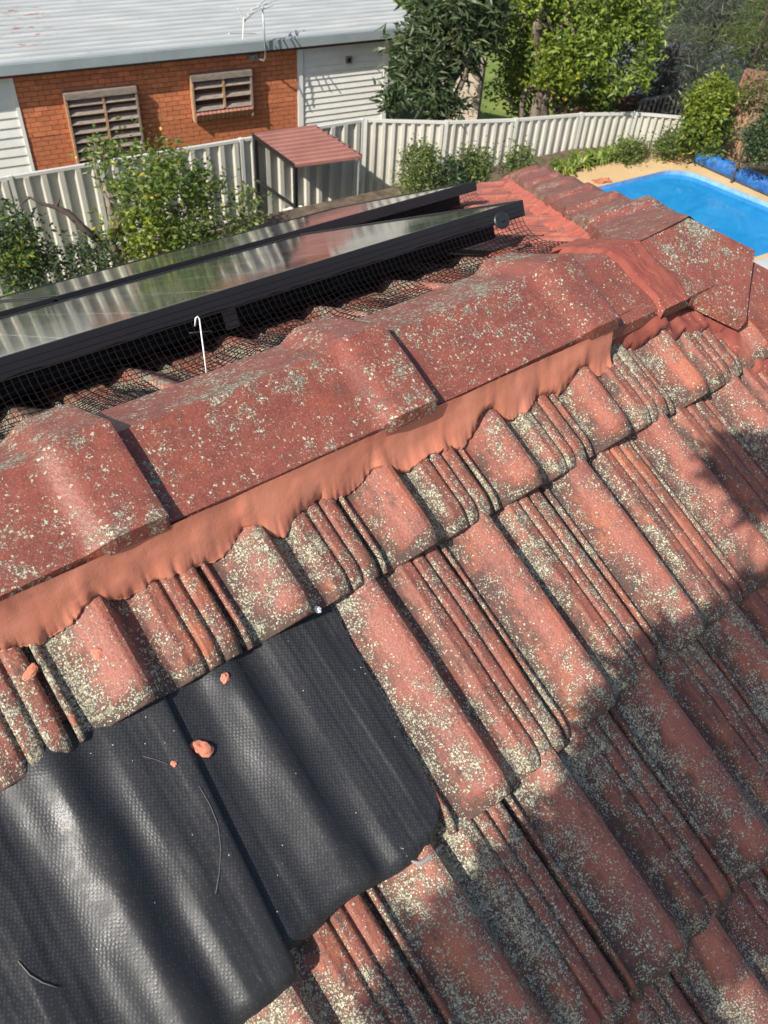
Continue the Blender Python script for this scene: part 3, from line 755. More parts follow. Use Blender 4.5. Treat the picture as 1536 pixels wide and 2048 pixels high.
M['band'] = simple('pool_waterline_tiles', (.22,.42,.72), .3, var=.25, scale=8)
basin = ring('pool_shell', inner, DZ-.002, inner, DZ-.30, M['band']); structure(basin)
bw = ring('pool_wall', inner, DZ-.30, inner, DZ-1.6, M['liner']); structure(bw); bw.parent = basin
n = len(inner); me = bpy.data.meshes.new('pool_floor'); me.from_pydata([pool_pt(u, v, DZ-1.6) for u, v in inner], [], [tuple(range(n))]); o = structure(obj('pool_floor', me, M['liner'])); o.parent = basin
def water_material():
    m = mat('pool_water', (.02,.20,.55), .04, spec=.5); g = G(m); v = g.coords(False)
    h = g.math('ADD', g.noise(v, 2.6, 4, .6, .6), g.math('MULTIPLY', g.noise(v, 11, 3), .25))
    n = g.rng(g.noise(g.coords(False, scale=(1,1.6,1)), 1.5, 5, .65, .8), .2, .85)
    c = g.mix(n, (.014,.24,.58), (.035,.36,.73)); g.set(c, None, g.bump(h, .22, .02))
    g.b.inputs['Transmission Weight'].default_value = .25; g.b.inputs['IOR'].default_value = 1.33; return m
inn2 = [(u*.998+.006, v*.998+.003) for u, v in inner]
me = bpy.data.meshes.new('pool_water'); me.from_pydata([pool_pt(u, v, DZ-.075) for u, v in inn2], [], [tuple(range(n))]); structure(obj('pool_water', me, water_material()))
# soil terrace with the pool cut out, its retaining face and the grey paving at the house side
M['soil'] = simple('garden_soil', (.13,.09,.06), .95, var=.5, scale=5, bump=.03)
far_o = [pool_pt(u, v, DZ-.02) for u, v in deck_o]
ter = expand(inner, 9., 3.0, 1.6, 9.)
tr_ = ring('garden_terrace', deck_o, DZ-.06, ter, DZ-.06, M['soil']); structure(tr_)
o = ring('terrace_face', ter, DZ-.06, ter, GZ-.05, M['soil']); structure(o); o.parent = tr_
pv = MB(); q = [pool_pt(u, v, DZ+.004) for u, v in ((-2, PV+.10),(PU+1.0, PV+.10),(PU+1.0, PV+3),(-2, PV+3))]
me = bpy.data.meshes.new('paving'); me.from_pydata(q, [], [(0,1,2,3)]); structure(obj('paving', me, M['grey_conc']))
for (x, y, s, lab) in ((1350,319,.11,'flat terracotta shard on the sandy pool deck near its far corner'),(1203,362,.13,'bent terracotta shard on the sandy pool deck beside the strap leaf plants')):
    p = atz(x, y, DZ+.02); bm = bmesh.new(); bmesh.ops.create_cube(bm, size=1)
    bmesh.ops.subdivide_edges(bm, edges=bm.edges[:], cuts=2, use_grid_fill=True)
    for v in bm.verts: v.co = Vector((v.co.x*s*2+.03*math.sin(v.co.y*9), v.co.y*s+.02*math.sin(v.co.x*7), v.co.z*.03+.05*v.co.x**2))
    me = bpy.data.meshes.new('terracotta_shard'); bm.to_mesh(me); bm.free(); o = obj('terracotta_shard', me, M['terracotta']); o.location = p; o.rotation_euler = (0, .1, x*.3)
    tag(o, lab, 'shard', 'terracotta shards on the deck')
# pool cover roller
ra, rb_ = atz(1400,312,DZ+.14), atz(1540,374,DZ+.14); rb2 = ra+(rb_-ra)*1.6
rl = empty('pool_cover_roller', ra, 'blue pool cover rolled up on its long tube beside the pool deck', 'pool cover')
dv = (rb2-ra); L = dv.length; dn = dv.normalized(); side = Vector((0,0,1)).cross(dn).normalized()
vs = []; 
prof_n = 26; rows = []
for i in range(40):
    x = L*i/39; row = []
    for k in range(prof_n):
        a = 2*math.pi*k/prof_n; r = .135+.004*math.sin(a*3+x*1.1)+.006*(n1d(x*2+k*.4, 3)-.5)
        row.append(dn*x+side*(math.cos(a)*r)+Vector((0,0,math.sin(a)*r)))
    rows.append(row+[row[0]])
obj('rolled_cover', grid_mesh('rolled_cover', np.array([[tuple(p) for p in r] for r in rows])[:, ::-1]), M['pole'], rl)
MB().tube([dn*-.02, dn*.0], .15, 24).tube([dn*-.16, dn*-.02], .05, 16).build('end_cap', M['black'], rl)
MB().bar(dn*-.1+Vector((0,0,-.17)), dn*-.1+Vector((0,0,.02)), .05).bar(dn*-.1+side*-.2+Vector((0,0,-.165)), dn*-.1+side*.2+Vector((0,0,-.165)), .05).build('stand', M['black'], rl)

# ------------------------------------------------------------------ boundary fences
def fence(name, pts, ribs, label, top=-4.8, h=1.95, depth=.055):
    pts = [Vector((p[0], p[1], 0)) for p in pts]
    t = empty(name, (pts[0].x, pts[0].y, top-h), label, 'fence', 'cream steel boundary fences'); base = Vector(t.location)
    for k in range(len(pts)-1):
        a, b = pts[k], pts[k+1]; d = (b-a); L = d.length; d.normalize(); nrm = Vector((d.y, -d.x, 0))
        if nrm.dot(Vector(CAM)-a) < 0: nrm = -nrm
        p = L/ribs[k]; prof_ = []
        x = .03
        for r in range(ribs[k]):
            for fx, fy in ((.0,0),(.50,0),(.60,1),(.88,1)): prof_.append((.03+(L-.06)*(r+fx)/ribs[k], fy*depth))
        prof_.append((L-.03, 0))
        vs = []; 
        for z in (top-h, top-.03):
            for x, y in prof_: q = a+d*x+nrm*(y-depth/2); vs.append((q.x-base.x, q.y-base.y, z-base.z))
        n_ = len(prof_); fs = [(i, i+1, n_+i+1, n_+i) for i in range(n_-1)]
        me = bpy.data.meshes.new('panel'); me.from_pydata(vs, [], fs)
        obj('panel', me, M['fence'], t)
        rl = MB(); za = Vector((0,0,top)); 
        rl.bar(a+za-base+d*.02, b+za-base-d*.02, .05, .045); rl.build('rail', M['fencerail'], t)
        MB().bar(a+Vector((0,0,top-h+.03))-base+d*.02, b+Vector((0,0,top-h+.03))-base-d*.02, .05, .05).build('rail', M['fencerail'], t)
    for k, p in enumerate(pts):
        d = (pts[min(k+1, len(pts)-1)]-pts[max(k-1, 0)]).normalized()
        MB().bar(p+Vector((0,0,top-h))-base, p+Vector((0,0,top+.03))-base, .058, .075, up=(d.y,-d.x,0)).build('post', M['fencerail'], t)
    return t
fl = (Vector((9.14,11.20,0))-Vector((3.26,12.17,0))).normalized()
A0 = Vector((3.26,12.17,0))
fence('boundary_fence', [A0-fl*4.76, A0-fl*2.38, A0, A0+fl*1.33, A0+fl*3.65, Vector((9.12,11.21,0))], [9,9,5,9,9], 'cream ribbed steel fence on the left below the brick wall, behind the citrus tree')
fence('boundary_fence', [(9.16,11.18),(10.34,10.37),(11.52,9.80),(12.78,9.35),(13.73,8.85),(14.44,8.18)], [8,8,8,7,7], 'cream ribbed steel fence on the right curving round to the pool shrub')

# ------------------------------------------------------------------ brick house next door
HX = Vector((.9763,-.2165,0)); HN = Vector((-.2165,-.9763,0)); H0 = Vector((4.39,15.12,-4.4))
def house_frame():                        # local x along the wall, y into the house, z up
    return Matrix(((HX.x,-HN.x,0,H0.x-HN.x*.15),(HX.y,-HN.y,0,H0.y-HN.y*.15),(0,0,1,0),(0,0,0,1)))
HM = house_frame()
house = empty('brick_house', label='neighbouring orange brick house with white cladding and aged grey metal roof', cat='house', mtx=HM)
wz0, wz1 = -7.0, -4.52
MB().box(-6, 7.42, .012, .25, wz0, wz1+.1).box(-6, -5.75, .25, 7.5, wz0, wz1+.1).box(7.2, 7.42, .25, 7.5, wz0, wz1+.1).build('wall', M['joint'], house)
win = [(.97, 2.22, -6.30, -4.86), (3.28, 4.44, -5.38, -4.78)]
sillb = (3.28, 4.44, -5.60, -5.38)
bmesh_ = MB().box(0, .226, 0, .10, 0, .076).mesh('brick'); half_ = MB().box(0, .108, 0, .10, 0, .076).mesh('brick')
stuff = MB(); nb = 0; rowi = 0; z = -4.60
cells = []
while z > -6.3:
    off = 0 if rowi % 2 == 0 else -.118
    x = .19+off
    while x < 5.44:
        x0, x1 = max(x, .19), min(x+.226, 5.44)
        if x1-x0 > .05:
            segs = [(x0, x1)]
            for (wa, wb, za, zb2) in win+[sillb]:
                if z+.076 > za-.0 and z < zb2:
                    ns = []
                    for s0, s1 in segs:
                        if s1 <= wa-.01 or s0 >= wb+.01: ns.append((s0, s1))
                        else:
                            if s0 < wa-.05: ns.append((s0, wa-.02))
                            if s1 > wb+.05: ns.append((wb+.02, s1))
                    segs = ns
            for s0, s1 in segs: cells.append((s0, s1, z))
        x += .236
    z -= .0862; rowi += 1
for s0, s1, z in cells:
    y = random.gauss(-.001, .0015)
    if z > -5.62 and nb < 300:
        b = obj('brick', bmesh_, M['brick'], house, Matrix.Translation((s0, y-.006, z)) @ Matrix.Diagonal(((s1-s0)/.226, 1, 1, 1))); nb += 1
    else: stuff.box(s0, s1, y, y+.1, z, z+.076)
st = stuff.build('brick', M['brick'], house); st['kind'] = 'stuff'
# soldier vents, cladding boards
for x0, x1, zt in ((-6, .16, wz1), (5.5, 7.40, wz1)):
    zz = zt; k = 0
    while zz > -7.0:
        hgt = .165 if x0 < 0 else .118
        mb = MB(); vs = [(x0, .01, zz), (x1, .01, zz), (x1, -.012, zz-hgt+.006), (x0, -.012, zz-hgt+.006), (x0, .012, zz-hgt), (x1, .012, zz-hgt)]
        mb.add(vs, [(0,1,2,3)[::-1], (3,2,5,4)[::-1]]); mb.build('cladding_board', M['board'], house); zz -= hgt
MB().box(5.45, 5.56, -.03, .02, wz0, wz1).build('corner_trim', M['board'], house); MB().box(.13, .19, -.025, .03, wz0, wz1).build('corner_trim', M['board'], house); MB().box(7.36, 7.46, -.03, .05, wz0, wz1).build('corner_trim', M['board'], house)
MB().box(-6, .35, -.05, .02, -4.52, -4.40).build('fascia', M['red_fascia'], house); MB().box(.35, 7.5, -.05, .02, -4.52, -4.40).build('fascia', M['fascia'], house)
v = empty('wall_vent'); v.parent = house; v.matrix_local = Matrix.Translation((6.55, -.03, -4.80))
MB().box(-.06, .06, -.03, .02, -.06, .06).build('vent_box', M['wood'], v); MB().box(-.035, .035, -.034, -.03, -.035, .035).build('opening', M['dark'], v)
# timber louvre screens over the two windows
def screen(x0, x1, z0, z1, n, below=None):
    w = empty('window'); w.parent = house; w.matrix_local = Matrix.Translation((x0, 0, z0)); X, Z = x1-x0, z1-z0
    MB().box(0, X, .02, .03, 0, Z).build('pane', M['dark'], w)
    zl = -.22 if below else 0.
    MB().box(-.02, .015, -.155, .02, zl, Z).build('frame', M['woodedge'], w); MB().box(X-.02, X+.015, -.155, .02, zl, Z).build('frame', M['wood'], w)
    MB().box(-.02, X+.015, -.16, .02, Z, Z+.03).bar((-.02, -.162, Z-.03), (X+.015, -.162, Z-.03), .012, .09).build('frame', M['wood'], w)
    MB().box(X*.52-.02, X*.52+.02, -.148, -.05, 0, Z).build('mullion', M['woodedge'], w)
    p = Z/n
    for k in range(n):
        zc = Z-.08-p*(k+.5)
        for xa, xb in ((.018, X*.52-.022), (X*.52+.022, X-.022)):
            T = Matrix.Translation((0, -.10, zc)) @ Matrix.Rotation(math.radians(38+random.uniform(-3,3)), 4, 'X')
            MB().box(xa, xb, -.062, .062, -.008, .008, T).build('slat', M['wood'], w)
        MB().box(X*.52+.28, X*.52+.33, -.04, .0, zc-.02, zc+.05).build('bracket', M['woodedge'], w) if 0 else None
screen(*[win[0][i] for i in (0,1,2,3)], 9)
screen(*[win[1][i] for i in (0,1,2,3)], 3, True)
sb = MB().box(0, .07, -.07, .08, -.08, .08).mesh('sill_brick')
k = 0; x = sillb[0]+.02
while x < sillb[1]-.07:
    obj('sill_brick', sb, M['brickdark'], house, Matrix.Translation((x, -.09, -5.49)) @ Matrix.Rotation(math.radians(28), 4, 'X')); x += .082
# roof: ribs run along the wall
pit = math.radians(4); prow = []
nr = 46
for k in range(nr*6+1):
    u = k/6.; yy = -.24+u*.2; prow.append((yy, -4.262+(yy+.24)*math.tan(pit)+(.034*max(-.5, min(.8, 1.4*math.cos(2*math.pi*u))))))
V = np.array([[(x, y, z) for x in (-6.5, -1.0, 4.0, 8.1)] for y, z in prow])
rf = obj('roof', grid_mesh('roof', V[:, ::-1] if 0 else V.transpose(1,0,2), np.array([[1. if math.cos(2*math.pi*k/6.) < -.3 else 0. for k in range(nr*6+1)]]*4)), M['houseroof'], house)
for x0, x1 in ((-6.5,-.6),(-.598,2.4),(2.402,5.4),(5.402,8.1)):
    MB().box(x0, x1, -.275, -.245, -4.405, -4.245).box(x0, x1, -.245, -.18, -4.262, -4.238).build('barge_capping', M['barge'], house)
MB().box(-6.3, 7.9, -.2, .02, -4.42, -4.40).build('eave_lining', M['fascia'], house)
# tv antenna on the wall
def hw(u, y, z): return HM @ Vector((u, y, z))
at = empty('tv_antenna', hw(4.66,-.12,-4.58), 'thin grey television antenna on a bent mast fixed to the brick wall', 'antenna'); b0 = Vector(at.location)
R_ = lambda u, y, z: hw(u, y, z)-b0
MB().tube([R_(4.52,-.03,-4.56), R_(4.66,-.30,-4.57), R_(4.68,-.33,-4.50), R_(4.66,-.34,-3.62)], .016, 8).build('mast', M['galv'], at, True)
MB().box(-.09, .05, -.05, .05, -.05, .05, Matrix.Translation(R_(4.55,-.05,-4.57))).build('bracket', M['galv'], at)
MB().tube([R_(4.66,-.34,-3.68), R_(4.42,-.5,-3.70), R_(4.18,-.62,-3.80)], .013, 6).build('boom', M['barge'], at)
el_ = MB()
for a, b in (((3.86,-.75,-3.92),(4.50,-.35,-4.08)),((4.2,-.62,-3.72),(4.14,-.66,-4.06)),((4.10,-.6,-3.58),(4.22,-.6,-3.80)),((4.3,-.75,-3.58),(5.0,-.15,-3.62)),((4.25,-.7,-3.66),(4.95,-.1,-3.72)),((4.4,-.8,-3.52),(4.8,-.2,-3.56))): el_.tube([R_(*a), R_(*b)], .011, 6)
el_.build('element', M['white'], at)

# ------------------------------------------------------------------ shelter against the fence
P4 = [atz(505,268,-4.72), atz(630,251,-4.72), atz(724,311,-4.98), atz(589,329,-4.98)]
sh = empty('garden_shelter', (P4[3].x, P4[3].y, GZ), 'small open shelter with a dusty red metal roof against the cream fence', 'shelter'); sb0 = Vector(sh.location)
nx = 9; rows = []
for i in range(nx*8+1):
    t = i/(nx*8); row = []
    ph = (i % 8)/8.; h = .04*(1 if .3 < ph < .5 else 0)
    for s in (0, 1):
        p = P4[0].lerp(P4[3], t) if s == 0 else P4[1].lerp(P4[2], t); row.append(tuple(p+Vector((0,0,h))-sb0))
    rows.append(row)
me = grid_mesh('roof_sheet', np.array(rows)); me.polygons.foreach_set('use_smooth', [False]*len(me.polygons)); obj('roof_sheet', me, M['shedroof'], sh)
dn_ = Vector((0,0,-.02))
for a, b in ((0,1),(1,2),(2,3),(3,0)): MB().bar(P4[a]+dn_-sb0, P4[b]+dn_-sb0, .03, .05).build('roof_flashing', M['shedroof'] if a in (2,) else M['frame'], sh)
for i, m_ in ((0,'black'),(3,'black'),(2,'galv')):
    p = P4[i]+(P4[(i+2) % 4]-P4[i])*.02
    MB().bar(Vector((p.x, p.y, GZ))-sb0, p+Vector((0,0,-.03))-sb0, .06 if m_ == 'black' else .045).build('post', M[m_], sh)
q0, q3 = P4[0]+Vector((0,0,-.75)), P4[3]+Vector((0,0,-.72))
MB().bar(q0-sb0, q3-sb0, .04).build('brace', M['black'], sh)
q2 = P4[2]+Vector((0,0,-1.25)); MB().bar(q3-sb0, q2-sb0, .03).build('brace', M['black'], sh)
tb = empty('storage_tub', atz(583,418,GZ+.45), 'white plastic tub standing beside the shelter post', 'tub')
MB().box(-.16,.16,-.2,.2,-.45,.0).build('body', M['white'], tb); MB().box(-.18,.18,-.22,.22,.0,.04).build('lid', M['board'], tb)
MB().box(-.03,.03,-.23,-.2,-.1,-.06).build('latch', M['black'], tb)

# ------------------------------------------------------------------ foliage
def leaves(name, pts, L, Wd, m, parent=None, droop=.3, seed=0, up=.2, quad=False):
    rng = np.random.RandomState(seed); n = len(pts); pts = np.asarray(pts)
    d = rng.normal(size=(n, 3)); d[:,2] = d[:,2]*.6-droop+rng.uniform(0, up, n); d /= np.linalg.norm(d, axis=1)[:,None]
    w = np.cross(d, rng.normal(size=(n,3))); w /= np.linalg.norm(w, axis=1)[:,None]
    nn = np.cross(d, w); l = L*rng.uniform(.4, 1.5, n)[:,None]; ww = Wd*rng.uniform(.7, 1.2, n)[:,None]
    a = pts; b = pts+d*l*.45+w*ww*.5+nn*l*.05; c = pts+d*l-nn*l*.12; e = pts+d*l*.45-w*ww*.5+nn*l*.05
    V = np.stack([a, b, c, e], 1).reshape(-1, 3); F = (np.arange(n)[:,None]*4+np.array([[0,1,2,3]]))
    me = bpy.data.meshes.new(name); me.vertices.add(n*4); me.vertices.foreach_set('co', V.ravel().astype(np.float32))
    me.loops.add(n*4); me.loops.foreach_set('vertex_index', F.ravel().astype(np.int32)); me.polygons.add(n)
    me.polygons.foreach_set('loop_start', (np.arange(n)*4).astype(np.int32)); me.polygons.foreach_set('loop_total', np.full(n, 4, np.int32)); me.update()
    a_ = me.attributes.new('rnd', 'FLOAT', 'FACE'); a_.data.foreach_set('value', rng.uniform(0, 1, n).astype(np.float32))
    o = obj(name, me, m, parent); me.polygons.foreach_set('use_smooth', [False]*n); return o
def crown_pts(center, rad, nclump, per, spread, seed, hollow=.55, flat=1., bottom=-1.):
    rng = np.random.RandomState(seed); out = []; cl = []
    while len(cl) < nclump:
        p = rng.uniform(-1, 1, 3); r = np.linalg.norm(p)
        if r > 1 or r < hollow*rng.uniform(.3, 1) or p[2] < bottom: continue
        cl.append(np.array(center)+p*np.array(rad))
    for c in cl:
        k = int(per*rng.uniform(.5, 1.4)); s = spread*rng.uniform(.6, 1.3)
        q = rng.normal(size=(k, 3))*s*np.array([1,1,flat]); out.append(c+q)
    return np.concatenate(out), cl
def limb(mb, a, b, r0, r1, seed, wig=.12, n=7):
    rng = np.random.RandomState(seed); a, b = Vector(a), Vector(b); L = (b-a).length; P = []; off = Vector((0,0,0))
    for i in range(n+1):
        t = i/n; off = off+Vector(rng.normal(size=3))*wig*L/n if 0 < i < n else off*(.5 if i == n else 1); P.append(a.lerp(b, t)+off)
    mb.tube(P, [lerp(r0, r1, i/n) for i in range(n+1)], 7); return P
def plant(name, base, parts, label, cat, group=None, limbs=(), barkm='bark', twigs=0, seed=0):
    """parts: list of (part name, centre, radii, clumps, per, spread, leaf length, width, material, kw)"""
    t = empty(name, base, label, cat, group); base = Vector(base); mb = MB(); allc = []
    for (pn, c, r, nc, per, sp, L, Wd, m, kw) in parts:
        kw = dict(kw); lk = {k: kw.pop(k) for k in ('droop','up') if k in kw}
        p, cl = crown_pts(Vector(c)-base, r, nc, per, sp, seed+len(allc), **kw); allc += cl
        leaves(pn, p, L, Wd, M[m], t, seed=seed+3, **lk)
    for k, (a, b, r0, r1) in enumerate(limbs): limb(mb, Vector(a)-base, Vector(b)-base, r0, r1, seed+k)
    rng = np.random.RandomState(seed+99)
    if twigs and limbs:
        for k in range(twigs):
            c = allc[rng.randint(len(allc))]; a, b, _, r1 = limbs[rng.randint(len(limbs))]; s = (Vector(a).lerp(Vector(b), rng.uniform(.45, 1)))-base
            limb(mb, s, c, r1*.7, .006, seed+200+k, .18, 5)
    if mb.v: mb.build('trunk', M[barkm], t, True)
    return t
V3 = Vector
# citrus tree before the left fence
c0 = atd(330,400,12.6); gb = V3((c0.x, c0.y+.2, GZ))
plant('citrus_tree', gb, [('crown', atd(350,390,12.5), (.80,.7,.66), 56, 52, .10, .085, .045, 'leaf_citrus', {}), ('crown', atd(240,330,12.9), (.42,.4,.45), 20, 32, .10, .085, .045, 'leaf_citrus', {}), ('crown', atd(440,440,12.4), (.6,.6,.45), 34, 48, .12, .085, .045, 'leaf_bush', {}), ('crown', atd(275,470,12.3), (.5,.5,.3), 26, 45, .1, .085, .045, 'leaf_yellow', {})],
      'yellowing citrus tree with a pale forked trunk before the left cream fence', 'tree', limbs=[(gb+V3((-.75,0,0)), atd(232,440,12.7), .10, .06), (atd(232,440,12.7), atd(205,385,12.8), .05, .02), (atd(232,440,12.7), atd(275,410,12.8), .05, .02), (gb, atd(350,420,12.6), .07, .03)], twigs=26, seed=11)
c1 = atd(20,480,12.2)
plant('garden_shrub', (c1.x, c1.y, GZ), [('foliage', atd(20,475,12.1), (.35,.5,.5), 34, 60, .12, .075, .04, 'leaf_dark', {}), ('foliage', atd(110,530,11.9), (.95,.4,.16), 34, 50, .10, .075, .04, 'leaf_dark', {}), ('foliage', atd(10,500,11.8), (.3,.4,.25), 14, 50, .1, .075, .04, 'leaf_citrus', {})],
      'dark green shrub at the left photo edge below the cream fence', 'shrub', 'garden shrubs', limbs=[((c1.x, c1.y, GZ), atd(20,480,12.2), .04, .02)], twigs=8, seed=31)
dbm = empty('dead_branch', (atd(200,500,12.2).x, atd(200,500,12.2).y, GZ), 'bare dark branch leaning up to the left before the cream fence', 'branch'); bb = Vector(dbm.location); mb = MB()
P = limb(mb, V3((0,0,0)), atd(195,480,12.2)-bb, .06, .05, 4, .03); mb2 = MB()
mb2.tube([atd(x, y, 12.2)-bb for x, y in ((195,480),(165,455),(135,425),(112,415),(85,408),(60,395),(52,393))], [.05,.05,.045,.03,.022,.012,.006], 7)
mb2.tube([atd(x, y, 12.2)-bb for x, y in ((112,415),(118,402),(120,398))], [.03,.012,.006], 6); mb2.tube([atd(x, y, 12.2)-bb for x, y in ((60,395),(40,410),(32,425))], [.012,.007,.004], 5)
mb.build('stem', M['barkdark'], dbm, True); mb2.build('branch', M['barkdark'], dbm, True)
# bushes at the foot of the right fence
def bush(px, py, dist, r, label, m='leaf_bush', seed=0, nc=40, L=.07):
    c = atd(px, py, dist); plant('garden_shrub', (c.x, c.y, GZ if px < 1000 else DZ-.1), [('foliage', c, r, nc, 60, .085, L, .03, m, {'droop': -.1}), ('foliage', c-V3((0,0,r[2]*.9)), (r[0]*.9, r[1]*.9, r[2]), nc//2, 50, .1, L, .03, m, {})], label, 'shrub', 'garden shrubs', limbs=[((c.x, c.y, GZ), c, .03, .01)], twigs=6, seed=seed)
bush(842,338,13.9, (.34,.33,.34), 'roundest green bush at the foot of the right fence, beside the shelter', seed=41)
bush(950,332,14.2, (.22,.22,.28), 'narrow green bush at the foot of the right fence, second from the shelter', seed=43, nc=28)
bush(1048,325,14.7, (.30,.3,.20), 'sparse low bush at the foot of the right fence just above the roof hip', seed=45, nc=18)
bush(895,350,13.9, (.35,.3,.18), 'low dark bush between the two taller bushes at the right fence', 'leaf_dark', seed=47, nc=18)
bush(1262,303,17.3, (.36,.2,.09), 'low leafy clump at the fence foot above the pool deck edge', seed=49, nc=22)
bush(1340,286,17.6, (.36,.2,.10), 'leafy ground clump beside the black end of the cover roller', seed=51, nc=22)
# strap-leaved clumps along the deck
def strap_clump(px, py, label, seed, r=.21, n=70):
    rng = np.random.RandomState(seed); p = atz(px, py, DZ-.04); t = empty('strap_plant', p, label, 'plant', 'strap leaved plants along the pool deck'); mb = MB()
    for k in range(n):
        a = rng.uniform(0, 2*math.pi); L = r*rng.uniform(.8, 1.5); hh = L*rng.uniform(.5, 1.0); w = .02
        d = V3((math.cos(a), math.sin(a), 0)); s = V3((-d.y, d.x, 0)); o_ = d*rng.uniform(0, .12)+s*rng.uniform(-.1,.1)
        pts = [(o_, 1), (o_+d*L*.35+V3((0,0,hh*.7)), 1), (o_+d*L*.75+V3((0,0,hh*.8)), .8), (o_+d*L+V3((0,0,hh*.45)), .1)]
        vs = [];
        for q, f in pts: vs += [q-s*w*f, q+s*w*f]
        mb.add(vs, [(0,1,3,2),(2,3,5,4),(4,5,7,6)])
    o = mb.build('leaf', M['leaf_strap'], t); rn = o.data.attributes.new('rnd', 'FLOAT', 'FACE'); rn.data.foreach_set('value', np.repeat(rng.uniform(0,1,n),3).astype(np.float32)); o['kind'] = 'stuff'
for k, (px, py, lab) in enumerate(((1125,358,'strap leaved clump just above the roof hip, nearest of its row'),(1158,345,'bright strap leaved clump second along the deck from the roof hip'),(1192,335,'strap leaved clump in the middle of the row on the deck edge'),(1225,326,'strap leaved clump above the curled terracotta shard'),(1262,318,'strap leaved clump at the far end of the row'))):
    strap_clump(px, py-11, lab, 60+k)
# yellow-green shrub in the corner, hedge plants at the right edge
c = atd(1425,212,17.4); plant('corner_shrub', (c.x, c.y, DZ-.1), [('foliage', c, (.36,.36,.46), 46, 85, .09, .085, .045, 'leaf_yellow', {}), ('foliage', c-V3((0,0,.42)), (.40,.38,.36), 40, 70, .10, .085, .045, 'leaf_citrus', {})],
    'bright yellow green shrub where the cream fence ends by the pool', 'shrub', limbs=[((c.x, c.y, DZ-.1), c, .06, .02)], twigs=12, seed=71)
c = atd(1535,280,16.6); plant('garden_shrub', (c.x, c.y, DZ-.1), [('foliage', c, (.36,.4,.36), 50, 80, .09, .06, .035, 'leaf_dark', {}), ('foliage', c+V3((.1,0,.0)), (.36,.4,.36), 16, 60, .09, .06, .035, 'leaf_bush', {})], 'dense rounded dark hedge shrub at the right photo edge behind the cover roller', 'shrub', 'garden shrubs', seed=73)
c = atd(1520,205,18.4); plant('garden_shrub', (c.x, c.y, DZ-.1), [('foliage', c, (.5,.5,.5), 40, 50, .13, .08, .03, 'leaf_bush', {}), ('foliage', c, (.5,.5,.55), 18, 40, .12, .08, .03, 'leaf_dry', {})], 'sparse brownish shrub at the right photo edge before the timber boards', 'shrub', 'garden shrubs', limbs=[((c.x, c.y, DZ-.1), c, .04, .02)], twigs=14, seed=75)
c = atd(1490,292,17.0); plant('garden_shrub', (c.x, c.y, DZ-.1), [('foliage', c, (.12,.2,.35), 14, 30, .08, .09, .02, 'leaf_dry', {})], 'reddish brown dry plant between the corner shrub and the hedge', 'shrub', 'garden shrubs', limbs=[((c.x, c.y, DZ-.1), c+V3((0,0,.2)), .03, .01)], twigs=5, barkm='barkdark', seed=77)
# trees behind the fence
c = atd(880,60,17.2); b0 = V3((c.x-.1, c.y+.1, GZ))
plant('loquat_tree', b0, [('crown', atd(915,30,17.2), (.82,.8,.95), 86, 62, .14, .23, .055, 'leaf_loquat', {'droop': .25}), ('crown', atd(835,125,16.9), (.5,.5,.52), 34, 48, .12, .22, .055, 'leaf_loquat', {}), ('crown', atd(880,195,16.8), (.42,.4,.30), 16, 40, .11, .22, .055, 'leaf_loquat', {}), ('crown', atd(780,200,16.6), (.22,.22,.2), 8, 28, .09, .21, .055, 'leaf_dark', {})],
    'dark glossy long leaved tree in front of the white cladding of the house', 'tree', 'trees behind the fence', limbs=[(b0, atd(905,150,17.2), .09, .05), (atd(905,150,17.2), atd(920,20,17.3), .05, .03), (b0+V3((-.1,0,0)), atd(850,120,17.0), .05, .03), (atd(920,180,17.0), atd(950,95,17.0), .04, .02)], twigs=24, seed=81)
c = atd(1090,200,18.3); b0 = V3((c.x, c.y, GZ))
plant('broadleaf_tree', b0, [('crown', atd(1170,10,18.0), (1.30,1.2,1.0), 95, 90, .15, .105, .06, 'leaf_light', {}), ('crown', atd(1040,110,18.6), (.42,.7,1.1), 54, 75, .15, .10, .055, 'leaf_citrus', {}), ('crown', atd(1230,110,17.6), (.85,.7,.62), 44, 80, .12, .105, .06, 'leaf_light', {}), ('crown', atd(1110,140,17.4), (.42,.4,.36), 28, 70, .12, .10, .055, 'leaf_yellow', {}), ('crown', atd(1165,195,18.3), (.55,.6,.35), 30, 50, .14, .10, .05, 'leaf_citrus', {})],
    'tall light green broadleaf tree with pale forked trunks behind the right fence', 'tree', 'trees behind the fence', limbs=[(b0, atd(1085,150,18.0), .16, .10), (atd(1085,150,18.0), atd(1078,40,17.3), .10, .07), (atd(1085,150,18.0), atd(1140,0,17.5), .10, .07), (atd(1078,60,17.3), atd(1075,-60,17.4), .07, .04), (b0+V3((.4,-.2,0)), atd(1110,180,17.8), .12, .06), (b0+V3((-.35,.1,0)), atd(1050,170,18.2), .08, .04)], twigs=40, seed=91)
def grey_tree(px, py, dist, r, label, seed, nc=90, trunk=None, m='leaf_grey'):
    c = atd(px, py, dist); tb_ = atd(*trunk, dist) if trunk else c; b0 = V3((tb_.x, tb_.y, GZ))
    plant('sheoak_tree', b0, [('crown', c, r, nc, 110, .26, .24, .012, m, {'droop': .45, 'hollow': .2})], label, 'tree', 'trees behind the fence', limbs=[(b0, c, .10, .05), (c, c+V3((.2,0,r[2])), .05, .03)], twigs=30, barkm='barkdark', seed=seed)
grey_tree(1430,60, 21.5, (2.2,1.6,1.3), 'grey green feathery tree at the top right corner, widest of the three', 101, 120, (1365,100))
grey_tree(1320,165,19.6, (1.2,.9,.7), 'low shadowy feathery tree behind the metal railing', 105, 44, (1370,150))
grey_tree(1530,80,20.5, (.9,.8,1.1), 'feathery tree with brownish tips cut by the right photo edge', 109, 40, (1530,150), 'leaf_bush')
